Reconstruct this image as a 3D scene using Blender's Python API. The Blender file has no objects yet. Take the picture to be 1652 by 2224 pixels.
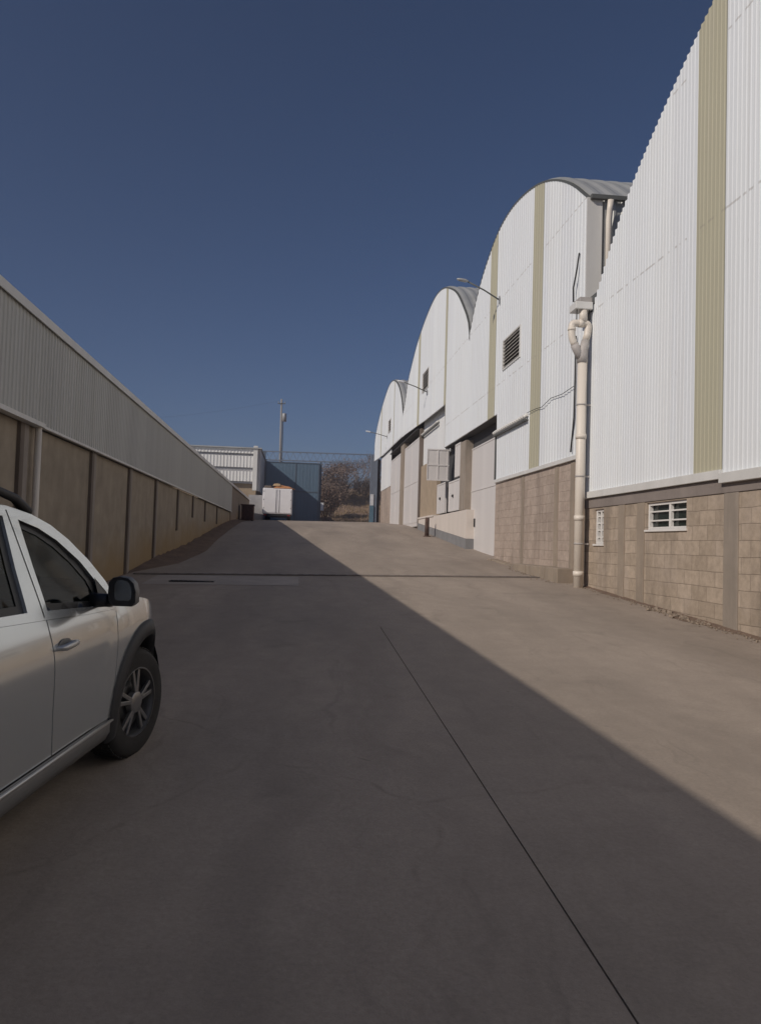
import bpy, bmesh, math, random
from mathutils import Vector, Matrix, noise
from mathutils.geometry import delaunay_2d_cdt
R = math.radians
rnd = random.Random(7)
C = bpy.context.scene.collection
sc = bpy.context.scene

# ------------------------------------------------------------------ camera
CAM_M = [(0.99353, -0.03396, -0.10819), (-0.10818, -0.03766, -0.99342), None]
def setup_camera():
    f, cx, cy = 1668.0, 826.0, 1112.0
    roll = R(1.72)
    Y = Vector((645 - cx, cy - 1175, -f)).normalized()
    u = Vector((math.sin(roll), math.cos(roll), 0)); u.z = -(u.x*Y.x + u.y*Y.y)/Y.z; u.normalize()
    X = Y.cross(u)
    m = Matrix((X, Y, u)).to_4x4()
    m.translation = Vector((0, 0, 1.6))
    cam = bpy.data.cameras.new('camera')
    cam.sensor_fit = 'VERTICAL'; cam.sensor_height = 24.0; cam.lens = 24.0*f/2224.0
    cam.clip_start = 0.05; cam.clip_end = 3000
    o = bpy.data.objects.new('camera', cam); C.objects.link(o); o.matrix_world = m
    sc.camera = o
setup_camera()

# ------------------------------------------------------------------ sky, sun, exposure
SUN_DIR = Vector((-1.0, -0.62, 0.748)).normalized()      # towards the sun
elev = math.asin(SUN_DIR.z); azim = math.atan2(SUN_DIR.x, SUN_DIR.y)
w = bpy.data.worlds.new("World"); sc.world = w; w.use_nodes = True
nt = w.node_tree; bg = nt.nodes['Background']
sky = nt.nodes.new('ShaderNodeTexSky'); sky.sky_type = 'NISHITA'; sky.sun_disc = False
sky.sun_elevation = elev; sky.sun_rotation = azim % (2*math.pi)
sky.altitude = 1900; sky.air_density = 1.0; sky.dust_density = 4.0; sky.ozone_density = 6.0
tn = nt.nodes.new('ShaderNodeMix'); tn.data_type = 'RGBA'; tn.blend_type = 'MULTIPLY'; tn.inputs[0].default_value = 1.0
tn.inputs[7].default_value = (1.06, .985, 1.0, 1)          # white balance of the phone camera
nt.links.new(sky.outputs[0], tn.inputs[6]); nt.links.new(tn.outputs[2], bg.inputs[0]); bg.inputs[1].default_value = 0.048
sun = bpy.data.lights.new('sun', 'SUN'); sun.energy = 2.8; sun.angle = R(0.5); sun.color = (1.0, 0.905, 0.80)
so = bpy.data.objects.new('sun', sun); C.objects.link(so)
so.rotation_euler = (-SUN_DIR).to_track_quat('-Z', 'Y').to_euler(); so.location = (-20, -10, 30)
sc.view_settings.view_transform = 'Standard'; sc.view_settings.look = 'None'
sc.view_settings.exposure = 0.0; sc.view_settings.gamma = 1.0

# ------------------------------------------------------------------ terrain functions
PY = [-60, -30, 0, 20, 25, 27.1, 37.1, 43.2, 58.6, 68, 75, 92, 115, 160, 400]
PZ = [-3.1, -1.56, 0, 1.04, 1.3, 1.45, 2.25, 2.66, 3.2, 3.3, 3.5, 6.9, 9.5, 11, 12]
def prof(y):
    if y <= PY[0]: return PZ[0]
    for i in range(len(PY)-1):
        if y <= PY[i+1]:
            t = (y-PY[i])/(PY[i+1]-PY[i]); return PZ[i]+t*(PZ[i+1]-PZ[i])
    return PZ[-1]
def sprof(y):                      # softened so that the slope changes do not crease
    return (prof(y-1.2)+2*prof(y)+prof(y+1.2))/4
def g(x, y):
    xx = max(-8, min(12, x))
    return sprof(y)+.011*(xx-5.9)

# ------------------------------------------------------------------ helpers
class MB:
    def __init__(s): s.v = []; s.f = []; s.sm = []
    def quad(s, a, b, c, d, smooth=False):
        n = len(s.v); s.v += [tuple(a), tuple(b), tuple(c), tuple(d)]; s.f.append((n, n+1, n+2, n+3)); s.sm.append(smooth)
    def tri(s, a, b, c):
        n = len(s.v); s.v += [tuple(a), tuple(b), tuple(c)]; s.f.append((n, n+1, n+2)); s.sm.append(False)
    def box(s, x0, x1, y0, y1, z0, z1, M=None):
        n = len(s.v)
        P = [(x0,y0,z0),(x1,y0,z0),(x1,y1,z0),(x0,y1,z0),(x0,y0,z1),(x1,y0,z1),(x1,y1,z1),(x0,y1,z1)]
        if M is not None: P = [tuple(M @ Vector(p)) for p in P]
        s.v += P
        for q in ((0,3,2,1),(4,5,6,7),(0,1,5,4),(1,2,6,5),(2,3,7,6),(3,0,4,7)):
            s.f.append(tuple(n+i for i in q)); s.sm.append(False)
    def beam(s, a, b, wd, dp, up=(0,0,1)):       # box bar between two points
        a = Vector(a); b = Vector(b); d = (b-a); L = d.length; d.normalize()
        up = Vector(up)
        if abs(d.dot(up)) > .98: up = Vector((1, 0, 0))
        sd = d.cross(up).normalized(); up = sd.cross(d).normalized()
        M = Matrix((sd, d, up)).transposed().to_4x4(); M.translation = a
        s.box(-wd/2, wd/2, 0, L, -dp/2, dp/2, M)
    def tube(s, pts, r, n=8, caps=True, smooth=True):
        pts = [Vector(p) for p in pts]
        if not isinstance(r, (list, tuple)): r = [r]*len(pts)
        base = len(s.v); prev = None
        for i, p in enumerate(pts):
            d = (pts[min(i+1, len(pts)-1)]-pts[max(i-1, 0)]).normalized()
            if prev is None:
                a = d.orthogonal().normalized()
            else:
                a = (prev - d*prev.dot(d)).normalized()
            prev = a; b = d.cross(a)
            for k in range(n):
                t = 2*math.pi*k/n
                s.v.append(tuple(p+(a*math.cos(t)+b*math.sin(t))*r[i]))
        for i in range(len(pts)-1):
            for k in range(n):
                a0 = base+i*n+k; a1 = base+i*n+(k+1) % n
                s.f.append((a0, a1, a1+n, a0+n)); s.sm.append(smooth)
        if caps:
            s.f.append(tuple(base+k for k in reversed(range(n)))); s.sm.append(False)
            e = base+(len(pts)-1)*n
            s.f.append(tuple(e+k for k in range(n))); s.sm.append(False)
    def lathe(s, prof_, c, axis='x', n=32, smooth=True, M=None):   # profile of (axial, radius)
        base = len(s.v); m = len(prof_)
        for k in range(n):
            t = 2*math.pi*k/n
            for (ax, r) in prof_:
                if axis == 'x': p = Vector((ax, r*math.cos(t), r*math.sin(t)))
                else: p = Vector((r*math.cos(t), r*math.sin(t), ax))
                p = p+Vector(c)
                if M is not None: p = M @ p
                s.v.append(tuple(p))
        for k in range(n):
            for j in range(m-1):
                a = base+k*m+j; b = base+((k+1) % n)*m+j
                s.f.append((a, b, b+1, a+1)); s.sm.append(smooth)
    def build(s, name, mat, parent=None, bevel=0.0):
        me = bpy.data.meshes.new(name); me.from_pydata(s.v, [], s.f); me.update()
        for p, q in zip(me.polygons, s.sm): p.use_smooth = q
        bm = bmesh.new(); bm.from_mesh(me)
        bmesh.ops.remove_doubles(bm, verts=bm.verts, dist=1e-5)
        bmesh.ops.recalc_face_normals(bm, faces=bm.faces)
        bm.to_mesh(me); bm.free()
        me.materials.append(mat)
        o = bpy.data.objects.new(name, me); C.objects.link(o)
        if parent is not None: o.parent = parent
        if bevel > 0:
            md = o.modifiers.new('bevel', 'BEVEL'); md.width = bevel; md.segments = 2; md.limit_method = 'ANGLE'; md.angle_limit = R(40)
            md.harden_normals = False
        return o
def tag(o, label=None, cat=None, group=None, kind=None):
    if label: o['label'] = label
    if cat: o['category'] = cat
    if group: o['group'] = group
    if kind: o['kind'] = kind
    return o
def empty(name, loc, label, cat, group=None, rot=(0, 0, 0)):
    o = bpy.data.objects.new(name, None); C.objects.link(o); o.location = loc; o.rotation_euler = rot
    o.empty_display_size = .3
    return tag(o, label, cat, group)
class Local:                      # builds in world coordinates and parents under an empty at loc (no rotation)
    def __init__(s, root): s.r = root; s.off = root.location.copy()
    def __call__(s, mb, name, mat, parent=None, bevel=0.0):
        if parent is None:
            mb.v = [(a-s.off.x, b-s.off.y, c-s.off.z) for a, b, c in mb.v]; return mb.build(name, mat, s.r, bevel)
        mb.v = [(a-s.off.x, b-s.off.y, c-s.off.z) for a, b, c in mb.v]; return mb.build(name, mat, parent, bevel)

# ------------------------------------------------------------------ materials
def newmat(name):
    m = bpy.data.materials.new(name); m.use_nodes = True
    return m, m.node_tree.nodes, m.node_tree.links, m.node_tree.nodes['Principled BSDF']
def col4(c): return (c[0], c[1], c[2], 1)
def position(N): return N.new('ShaderNodeNewGeometry').outputs['Position']
def mapping(N, L, src, scale):
    mp = N.new('ShaderNodeMapping'); L.new(src, mp.inputs[0]); mp.inputs['Scale'].default_value = scale; return mp.outputs[0]
def noise_(N, L, src, scale, det=4, rough=.55):
    n = N.new('ShaderNodeTexNoise'); n.inputs['Scale'].default_value = scale; n.inputs['Detail'].default_value = det; n.inputs['Roughness'].default_value = rough
    L.new(src, n.inputs['Vector']); return n.outputs['Fac']
def ramp(N, L, src, stops):
    r = N.new('ShaderNodeValToRGB'); L.new(src, r.inputs[0])
    e = r.color_ramp.elements
    while len(e) < len(stops): e.new(.5)
    for k, (p, c) in enumerate(stops):
        e[k].position = p; e[k].color = col4(c) if not isinstance(c, float) else (c, c, c, 1)
    return r.outputs[0]
def mix(N, L, fac, a, b, mode='MIX'):
    m = N.new('ShaderNodeMix'); m.data_type = 'RGBA'; m.blend_type = mode
    if isinstance(fac, (int, float)): m.inputs[0].default_value = fac
    else: L.new(fac, m.inputs[0])
    for i, q in ((6, a), (7, b)):
        if isinstance(q, (tuple, list)): m.inputs[i].default_value = col4(q)
        else: L.new(q, m.inputs[i])
    return m.outputs[2]
def bump(N, L, h, bsdf, strength=.3, dist=.01):
    b = N.new('ShaderNodeBump'); b.inputs['Strength'].default_value = strength; b.inputs['Distance'].default_value = dist
    L.new(h, b.inputs['Height']); L.new(b.outputs[0], bsdf.inputs['Normal']); return b
def math_(N, L, op, a, b=None):
    m = N.new('ShaderNodeMath'); m.operation = op
    for i, q in enumerate((a, b)):
        if q is None: continue
        if isinstance(q, (int, float)): m.inputs[i].default_value = q
        else: L.new(q, m.inputs[i])
    return m.outputs[0]
def mat_plain(name, c, rough=.6, metal=0.0, var=.12, scale=3.0, streak=False, coat=0.0):
    m, N, L, B = newmat(name)
    p = position(N)
    src = mapping(N, L, p, (1, 1, .12)) if streak else p
    n = noise_(N, L, src, scale, 5)
    d = tuple(max(0, q*(1-var)) for q in c); l = tuple(q*(1+var) for q in c)
    L.new(ramp(N, L, n, [(.3, d), (.7, l)]), B.inputs['Base Color'])
    B.inputs['Roughness'].default_value = rough; B.inputs['Metallic'].default_value = metal
    if coat: B.inputs['Coat Weight'].default_value = coat; B.inputs['Coat Roughness'].default_value = .05
    return m
def mat_cladding(name, c, dirt=(.45, .42, .36), amt=.35, laps=()):
    m, N, L, B = newmat(name)
    p = position(N)
    n1 = noise_(N, L, mapping(N, L, p, (1, 6, .18)), 1.1, 6, .62)
    n2 = noise_(N, L, mapping(N, L, p, (1, 1.2, .5)), .5, 3)
    a = ramp(N, L, n1, [(.42, 0.0), (.78, 1.0)])
    b = ramp(N, L, n2, [(.35, 0.15), (.75, 1.0)])
    k = math_(N, L, 'MULTIPLY', a, b); k = math_(N, L, 'MULTIPLY', k, amt)
    out = mix(N, L, k, c, dirt)
    # sheet to sheet tone
    sep = N.new('ShaderNodeSeparateXYZ'); L.new(p, sep.inputs[0])
    fl = math_(N, L, 'FLOOR', math_(N, L, 'MULTIPLY', sep.outputs[1], 1/.92))
    wn = N.new('ShaderNodeTexWhiteNoise'); wn.noise_dimensions = '1D'; L.new(fl, wn.inputs['W'])
    tone = ramp(N, L, wn.outputs['Value'], [(0, (.93, .93, .935)), (1, (1.0, 1.0, .99))])
    out = mix(N, L, 1.0, out, tone, 'MULTIPLY')
    # rows of lap screws and slight rust under them
    for z in laps:
        dz = math_(N, L, 'ABSOLUTE', math_(N, L, 'SUBTRACT', sep.outputs[2], z))
        row = math_(N, L, 'LESS_THAN', dz, .018)
        dash = math_(N, L, 'GREATER_THAN', noise_(N, L, mapping(N, L, p, (1, 3.2, .1)), 2.0, 2), .5)
        out = mix(N, L, math_(N, L, 'MULTIPLY', math_(N, L, 'MULTIPLY', row, dash), .42), out, (.30, .27, .23))
    sv = N.new('ShaderNodeTexVoronoi'); sv.inputs['Scale'].default_value = 1.0; L.new(mapping(N, L, p, (.01, 2.4, .72)), sv.inputs['Vector'])
    out = mix(N, L, math_(N, L, 'MULTIPLY', ramp(N, L, sv.outputs['Distance'], [(.012, .6), (.03, 0.0)]), .8), out, (.26, .20, .15))
    st = noise_(N, L, mapping(N, L, p, (1, 9.0, .10)), 1.3, 3, .5)
    out = mix(N, L, math_(N, L, 'MULTIPLY', ramp(N, L, st, [(.62, 0.0), (.74, 1.0)]), amt*.7), out, (.50, .47, .42))
    L.new(out, B.inputs['Base Color']); L.new(ramp(N, L, n1, [(.3, .42), (.7, .62)]), B.inputs['Roughness'])
    bump(N, L, n2, B, .25, .05)
    return m
def mat_block(name, c1, c2, mortar, axis='y', stain=.5):
    m, N, L, B = newmat(name)
    p = position(N); sep = N.new('ShaderNodeSeparateXYZ'); L.new(p, sep.inputs[0])
    cmb = N.new('ShaderNodeCombineXYZ'); wv = noise_(N, L, p, 1.6, 4, .6)
    L.new(sep.outputs[1 if axis == 'y' else 0], cmb.inputs[0]); L.new(math_(N, L, 'ADD', sep.outputs[2], math_(N, L, 'MULTIPLY', wv, .05)), cmb.inputs[1])
    br = N.new('ShaderNodeTexBrick'); L.new(cmb.outputs[0], br.inputs['Vector'])
    br.inputs['Scale'].default_value = 1; br.inputs['Brick Width'].default_value = .44; br.inputs['Row Height'].default_value = .226
    br.inputs['Mortar Size'].default_value = .009; br.inputs['Mortar Smooth'].default_value = .8; br.inputs['Bias'].default_value = 0
    br.inputs['Color1'].default_value = col4(c1); br.inputs['Color2'].default_value = col4(c2); br.inputs['Mortar'].default_value = col4(mortar)
    br.offset = .5
    n = noise_(N, L, p, 9, 6, .7)
    out = mix(N, L, .8, br.outputs['Color'], ramp(N, L, n, [(.25, (.66, .65, .63)), (.75, (1.22, 1.21, 1.19))]), 'MULTIPLY')
    s = noise_(N, L, mapping(N, L, p, (1, 2.2, .35)), .9, 5, .6)
    out = mix(N, L, math_(N, L, 'MULTIPLY', ramp(N, L, s, [(.48, 0.0), (.75, 1.0)]), stain), out, (.17, .14, .115))
    pale = noise_(N, L, mapping(N, L, p, (1, 1.0, .8)), 1.7, 4, .6)
    out = mix(N, L, math_(N, L, 'MULTIPLY', ramp(N, L, pale, [(.52, 0.0), (.72, 1.0)]), .28), out, (.50, .42, .36))
    L.new(out, B.inputs['Base Color']); B.inputs['Roughness'].default_value = .93
    h = math_(N, L, 'ADD', math_(N, L, 'MULTIPLY', br.outputs['Fac'], -1.0), math_(N, L, 'MULTIPLY', n, .5))
    bump(N, L, h, B, .6, .008)
    return m
def mat_plaster(name, c, stain_c, base_c=None, zfun=None, rough=.9, var=.15, stain=.6, fade=None):
    m, N, L, B = newmat(name)
    p = position(N)
    n = noise_(N, L, p, 2.2, 7, .62)
    out = ramp(N, L, n, [(.25, tuple(q*(1-var) for q in c)), (.75, tuple(q*(1+var) for q in c))])
    s = noise_(N, L, mapping(N, L, p, (1.5, 1.6, .22)), 1.0, 5, .65)
    out = mix(N, L, math_(N, L, 'MULTIPLY', ramp(N, L, s, [(.47, 0.0), (.74, 1.0)]), stain), out, stain_c)
    if base_c is not None:          # soil splash that follows the slope of the ground
        sep = N.new('ShaderNodeSeparateXYZ'); L.new(p, sep.inputs[0])
        h = math_(N, L, 'SUBTRACT', sep.outputs[2], math_(N, L, 'MULTIPLY', sep.outputs[1], .053))
        hn = math_(N, L, 'ADD', h, math_(N, L, 'MULTIPLY', noise_(N, L, p, .9, 5, .6), -1.1))
        k = ramp(N, L, math_(N, L, 'ADD', math_(N, L, 'MULTIPLY', hn, -1.2), .35), [(.0, 0.0), (.9, 1.0)])
        out = mix(N, L, math_(N, L, 'MULTIPLY', k, .75), out, base_c)
    L.new(out, B.inputs['Base Color']); B.inputs['Roughness'].default_value = rough
    bump(N, L, noise_(N, L, p, 30, 4), B, .25, .006)
    return m
def mat_concrete_yard():
    m, N, L, B = newmat('yard_concrete')
    p = position(N)
    big = noise_(N, L, mapping(N, L, p, (1, .35, 1)), .55, 6, .62)
    out = ramp(N, L, big, [(.28, (.268, .224, .184)), (.52, (.346, .289, .240)), (.8, (.425, .356, .298))])
    mid = noise_(N, L, p, 3.2, 6, .7)
    out = mix(N, L, .6, out, ramp(N, L, mid, [(.3, (.84, .84, .84)), (.7, (1.12, 1.12, 1.11))]), 'MULTIPLY')
    fine = noise_(N, L, p, 42, 6, .8)
    out = mix(N, L, .7, out, ramp(N, L, fine, [(.3, (.78, .78, .78)), (.7, (1.18, 1.17, 1.15))]), 'MULTIPLY')
    wob = N.new('ShaderNodeMix'); wob.data_type = 'VECTOR'; wob.inputs[0].default_value = .06
    nn = N.new('ShaderNodeTexNoise'); nn.inputs['Scale'].default_value = .5; nn.inputs['Detail'].default_value = 4; L.new(p, nn.inputs['Vector'])
    vm = N.new('ShaderNodeVectorMath'); vm.operation = 'MULTIPLY_ADD'; L.new(nn.outputs['Color'], vm.inputs[0]); vm.inputs[1].default_value = (1.6, 1.6, 0); L.new(p, vm.inputs[2])
    q = vm.outputs[0]
    tr = noise_(N, L, mapping(N, L, q, (2.2, .06, 1)), 1.0, 5, .6)          # tyre-polished tracks along the yard
    out = mix(N, L, math_(N, L, 'MULTIPLY', ramp(N, L, tr, [(.46, 0.0), (.64, 1.0)]), .30), out, (.215, .178, .147))
    sk = noise_(N, L, mapping(N, L, q, (5.5, .35, 1)), 1.3, 4, .6)          # short scuffs and drag marks
    out = mix(N, L, math_(N, L, 'MULTIPLY', ramp(N, L, sk, [(.60, 0.0), (.70, 1.0)]), .22), out, (.15, .13, .108))
    oil = noise_(N, L, p, 1.1, 5, .6)
    out = mix(N, L, math_(N, L, 'MULTIPLY', ramp(N, L, oil, [(.62, 0.0), (.74, 1.0)]), .34), out, (.15, .132, .11))
    sp = N.new('ShaderNodeTexVoronoi'); sp.inputs['Scale'].default_value = 2.3; L.new(q, sp.inputs['Vector'])
    out = mix(N, L, ramp(N, L, sp.outputs['Distance'], [(.0, .55), (.05, 0.0)]), out, (.11, .10, .085))
    ck = N.new('ShaderNodeTexVoronoi'); ck.feature = 'DISTANCE_TO_EDGE'; ck.inputs['Scale'].default_value = .17; L.new(mapping(N, L, q, (1, .8, 0)), ck.inputs['Vector'])
    ckm = math_(N, L, 'MULTIPLY', ramp(N, L, ck.outputs['Distance'], [(.0, 1.0), (.0016, 0.0)]), ramp(N, L, mid, [(.46, 0.0), (.62, .30)]))
    out = mix(N, L, ckm, out, (.07, .06, .05))
    L.new(out, B.inputs['Base Color'])
    L.new(ramp(N, L, big, [(.3, .72), (.7, .92)]), B.inputs['Roughness'])
    bump(N, L, math_(N, L, 'ADD', fine, math_(N, L, 'MULTIPLY', mid, 2.0)), B, .45, .006)
    return m
def mat_dirt(name, a, b, scale=1.4):
    m, N, L, B = newmat(name)
    p = position(N)
    n = noise_(N, L, p, scale, 8, .7); n2 = noise_(N, L, p, 14, 6, .7)
    out = ramp(N, L, n, [(.3, a), (.7, b)])
    out = mix(N, L, .6, out, ramp(N, L, n2, [(.3, (.7, .7, .7)), (.7, (1.25, 1.25, 1.25))]), 'MULTIPLY')
    L.new(out, B.inputs['Base Color']); B.inputs['Roughness'].default_value = .95
    bump(N, L, n2, B, .8, .04)
    return m
M = {}
M['yard'] = mat_concrete_yard()
M['dirt'] = mat_dirt('dry_dirt', (.20, .135, .095), (.33, .235, .17), .6)
M['bank'] = mat_dirt('bank_dirt', (.13, .088, .064), (.235, .165, .118), 2.0)
M['patch'] = mat_plaster('patch_concrete', (.40, .35, .31), (.27, .24, .21), stain=.4)
M['joint'] = mat_plain('joint_tar', (.060, .054, .045), .9)
M['iron'] = mat_plain('cast_iron', (.030, .028, .026), .6, .4)
M['grate'] = mat_plain('worn_grating', (.13, .112, .10), .7, .1, .2, 6)
M['hole'] = mat_plain('dark_void', (.008, .008, .008), .9)
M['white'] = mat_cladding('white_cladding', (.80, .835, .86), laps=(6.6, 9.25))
M['white_low'] = mat_cladding('white_cladding_lower', (.76, .775, .785), amt=.3)
M['olive'] = mat_cladding('olive_fibreglass', (.485, .462, .34), dirt=(.36, .34, .26), amt=.5, laps=(6.6,))
M['flash'] = mat_plain('flashing_white', (.66, .655, .63), .5, .0, .08, 2.5, True)
M['trim'] = mat_plain('dark_trim', (.10, .105, .10), .6)
M['roof'] = mat_plain('roof_zinc', (.43, .44, .43), .45, .25, .12, .8)
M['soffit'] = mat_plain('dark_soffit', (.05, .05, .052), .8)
M['block'] = mat_block('concrete_block', (.365, .298, .232), (.462, .380, .302), (.28, .228, .178), stain=.6)
M['block2'] = mat_block('concrete_block_weathered', (.40, .325, .275), (.46, .38, .325), (.335, .27, .225), stain=.75)
M['beam'] = mat_plaster('ring_beam_concrete', (.245, .210, .190), (.16, .135, .12), stain=.5)
M['column'] = mat_plaster('column_concrete', (.31, .255, .20), (.17, .145, .12), stain=.7)
M['colgrey'] = mat_plaster('column_grey', (.315, .268, .222), (.15, .13, .11), stain=.7)
M['cream'] = mat_plain('cream_paint', (.66, .60, .545), .7, 0, .06, 2, True)
M['doorw'] = mat_plain('white_door_paint', (.66, .635, .62), .5, 0, .05, 1.2, True)
M['plinth'] = mat_plain('grey_blue_plinth', (.22, .22, .225), .85, 0, .12, 2)
M['tan'] = mat_plaster('tan_plaster', (.38, .30, .215), (.26, .20, .14), stain=.3)
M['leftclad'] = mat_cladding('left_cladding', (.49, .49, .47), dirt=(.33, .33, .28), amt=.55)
M['leftwall'] = mat_plaster('left_wall_plaster', (.325, .275, .212), (.20, .172, .135), (.30, .20, .085), stain=.6, var=.22)
M['leftwall2'] = mat_plaster('left_far_plaster', (.25, .205, .165), (.17, .14, .11), (.26, .16, .08), stain=.45)
M['darkcol'] = mat_plain('brown_steel', (.15, .12, .098), .8, 0, .2, 3, True)
M['leftcol'] = mat_plaster('left_column_concrete', (.30, .265, .235), (.2, .17, .15), stain=.5)
M['frame'] = mat_plain('white_window_frame', (.75, .73, .70), .5, 0, .05)
M['pvc'] = mat_plain('pvc_pipe', (.72, .66, .58), .45, 0, .07, 1.8, True)
M['pvcd'] = mat_plain('pvc_grey', (.40, .375, .355), .6, 0, .12, 3)
M['cable'] = mat_plain('black_cable', (.02, .02, .02), .6)
M['lamp'] = mat_plain('lamp_metal', (.35, .36, .37), .5, .2)
M['lampw'] = mat_plain('lamp_white', (.75, .76, .78), .45, 0)
M['gate'] = mat_plain('blue_gate_paint', (.100, .165, .235), .6, 0, .12, 1.2, True)
M['gated'] = mat_plain('blue_gate_frame', (.085, .115, .155), .6, 0, .1)
M['truss'] = mat_plain('truss_paint', (.17, .20, .25), .6)
M['postblue'] = mat_plain('post_blue', (.10, .19, .26), .6)
M['tw'] = mat_plain('truck_white', (.80, .79, .80), .4, 0, .04, 2)
M['black'] = mat_plain('black_plastic', (.018, .018, .019), .45)
M['rubber'] = mat_plain('rubber', (.028, .027, .026), .85, 0, .25, 9)
M['red'] = mat_plain('tail_lamp_red', (.25, .02, .02), .3)
M['orange'] = mat_plain('orange_tarp', (.50, .22, .09), .8, 0, .25, 4)
M['straw'] = mat_plain('cardboard', (.42, .29, .16), .85, 0, .2, 4)
M['wood'] = mat_plain('pole_concrete', (.28, .27, .26), .85, 0, .12, 3, True)
M['bldg'] = mat_cladding('back_building_cladding', (.80, .80, .78), amt=.3)
M['bldgs'] = mat_plain('back_building_shade', (.42, .42, .43), .6, 0, .1, 1)  # white building's shaded side, its shade put into the grey colour
M['greywall'] = mat_plaster('grey_wall', (.36, .355, .36), (.26, .25, .25), stain=.3)
M['rust'] = mat_plain('rusty_steel', (.085, .050, .038), .8, 0, .35, 6)
M['twig'] = mat_plain('twigs', (.19, .155, .135), .9, 0, .3, 5)
M['twigr'] = mat_plain('red_twigs', (.21, .11, .09), .9, 0, .3, 5)
M['dryleaf'] = mat_plain('dry_leaves', (.20, .145, .115), .9, 0, .35, 6)
M['bushleaf'] = mat_plain('scrub_leaves', (.155, .122, .098), .9, 0, .35, 6)
M['grass'] = mat_plain('dry_grass', (.26, .19, .11), .9, 0, .3, 6)
M['stone'] = mat_plain('rubble', (.25, .20, .155), .95, 0, .3, 12)

# ------------------------------------------------------------------ THE SETTING: ground
def grid_sheet(name, xs, ys, zf, mat, kind='structure'):
    mb = MB(); nx = len(xs)
    for y in ys:
        for x in xs: mb.v.append((x, y, zf(x, y)))
    for j in range(len(ys)-1):
        for i in range(nx-1):
            a = j*nx+i; mb.f.append((a, a+1, a+1+nx, a+nx)); mb.sm.append(True)
    o = mb.build(name, mat); o['kind'] = kind; return o
def frange(a, b, s):
    n = max(1, round((b-a)/s)); return [a+(b-a)*i/n for i in range(n+1)]
def terr(x, y):
    z = g(x, y)
    if y > 70:
        z += (y-70)*.02*noise.noise(Vector((x*.13, y*.11, 1)))*2.2*min(1, (y-70)/12)
        z += min(1, (y-70)/8)*.35*noise.noise(Vector((x*.5, y*.4, 5)))
        if x < 1: z -= min(2.6, (1-x)*.25)*min(1, (y-70)/15)
    return z
xs = [-420, -250, -120, -60, -30, -18] + frange(-12, 24, 1.0) + [30, 40, 60, 120, 250, 420]
ys = [-240, -160, -80, -60, -40, -30] + frange(-24, 130, 1.0) + [145, 165, 200, 260, 400, 640]
grid_sheet('ground', xs, ys, terr, M['dirt'])

EDGE = [(-30, -3.58), (17.2, -3.58), (18.2, -3.35), (19.7, -2.95), (24, -2.82), (30, -3.0), (45, -3.08), (60, -3.15), (68.6, -3.15)]
def edge(y):
    for (a, xa), (b, xb) in zip(EDGE, EDGE[1:]):
        if y <= b: return xa+(xb-xa)*(y-a)/(b-a)+.05*noise.noise(Vector((y*.9, 3, 0)))*(1 if y > 17.5 else 0)
    return EDGE[-1][1]
def slab(name, xa, xb, ya, yb, dz, n=6, step=.6):
    mb = MB(); ysl = frange(ya, yb, step); rows = []
    for y in ysl:
        x0 = xa(y) if callable(xa) else xa; x1 = xb
        rows.append([(x0+(x1-x0)*i/n, y, g(x0+(x1-x0)*i/n, y)+dz) for i in range(n+1)])
    for r in rows: mb.v += r
    for j in range(len(rows)-1):
        for i in range(n):
            a = j*(n+1)+i; mb.f.append((a, a+1, a+n+2, a+n+1)); mb.sm.append(False)
    k = len(mb.v)                                                     # edges down into the ground
    for j in range(len(rows)-1):
        for i in (0, n):
            p, q = rows[j][i], rows[j+1][i]
            mb.quad(p, q, (q[0], q[1], q[2]-.05), (p[0], p[1], p[2]-.05))
    o = mb.build(name, M['yard']); o['kind'] = 'structure'; return o
slab('pavement', edge, 1.132, -30, 10.2, .016)
slab('pavement', 1.1405, 7.4, -30, 10.2, .016, 12)
slab('pavement', edge, 7.4, 10.2, 68.6, .016, 16)
# dirt verge at the foot of the left wall
mb = MB(); ysl = frange(17.2, 59, .35); rows = []
for y in ysl:
    x0 = edge(y)+.05; x1 = -3.66; r = []
    for i in range(7):
        t = i/6; x = x0+(x1-x0)*t
        z = g(x, y)+.012+(.10*t+.07*noise.noise(Vector((x*5, y*2.2, 0)))*math.sin(min(1, t*1.6)*math.pi/2))*min(1, (y-17.2)/3)
        if i == 0: z = g(x, y)+.004
        r.append((x, y, z))
    rows.append(r)
for r in rows: mb.v += r
for j in range(len(rows)-1):
    for i in range(6):
        a = j*7+i; mb.f.append((a, a+1, a+8, a+7)); mb.sm.append(True)
tag(mb.build('dirt_verge', M['bank']), kind='structure')
# pale repaired strip of concrete in front of the drain
mb = MB(); 
for i in range(8):
    for j in range(4):
        x0 = -2.9+i*.37; x1 = x0+.37; y0 = 15.0+j*.44; y1 = y0+.44
        mb.quad(*[(x, y, g(x, y)+.021) for x, y in ((x0, y0), (x1, y0), (x1, y1), (x0, y1))])
tag(mb.build('concrete_patch', M['patch']), kind='structure')
# tar in the joint
mb = MB()
for y0, y1 in zip(frange(-6, 10.2, 1.5), frange(-6, 10.2, 1.5)[1:]):
    mb.quad((1.1315, y0, g(1.13, y0)+.006), (1.141, y0, g(1.14, y0)+.006), (1.141, y1, g(1.14, y1)+.006), (1.1315, y1, g(1.13, y1)+.006))
tag(mb.build('pavement_joint', M['joint']), kind='structure')

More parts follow.
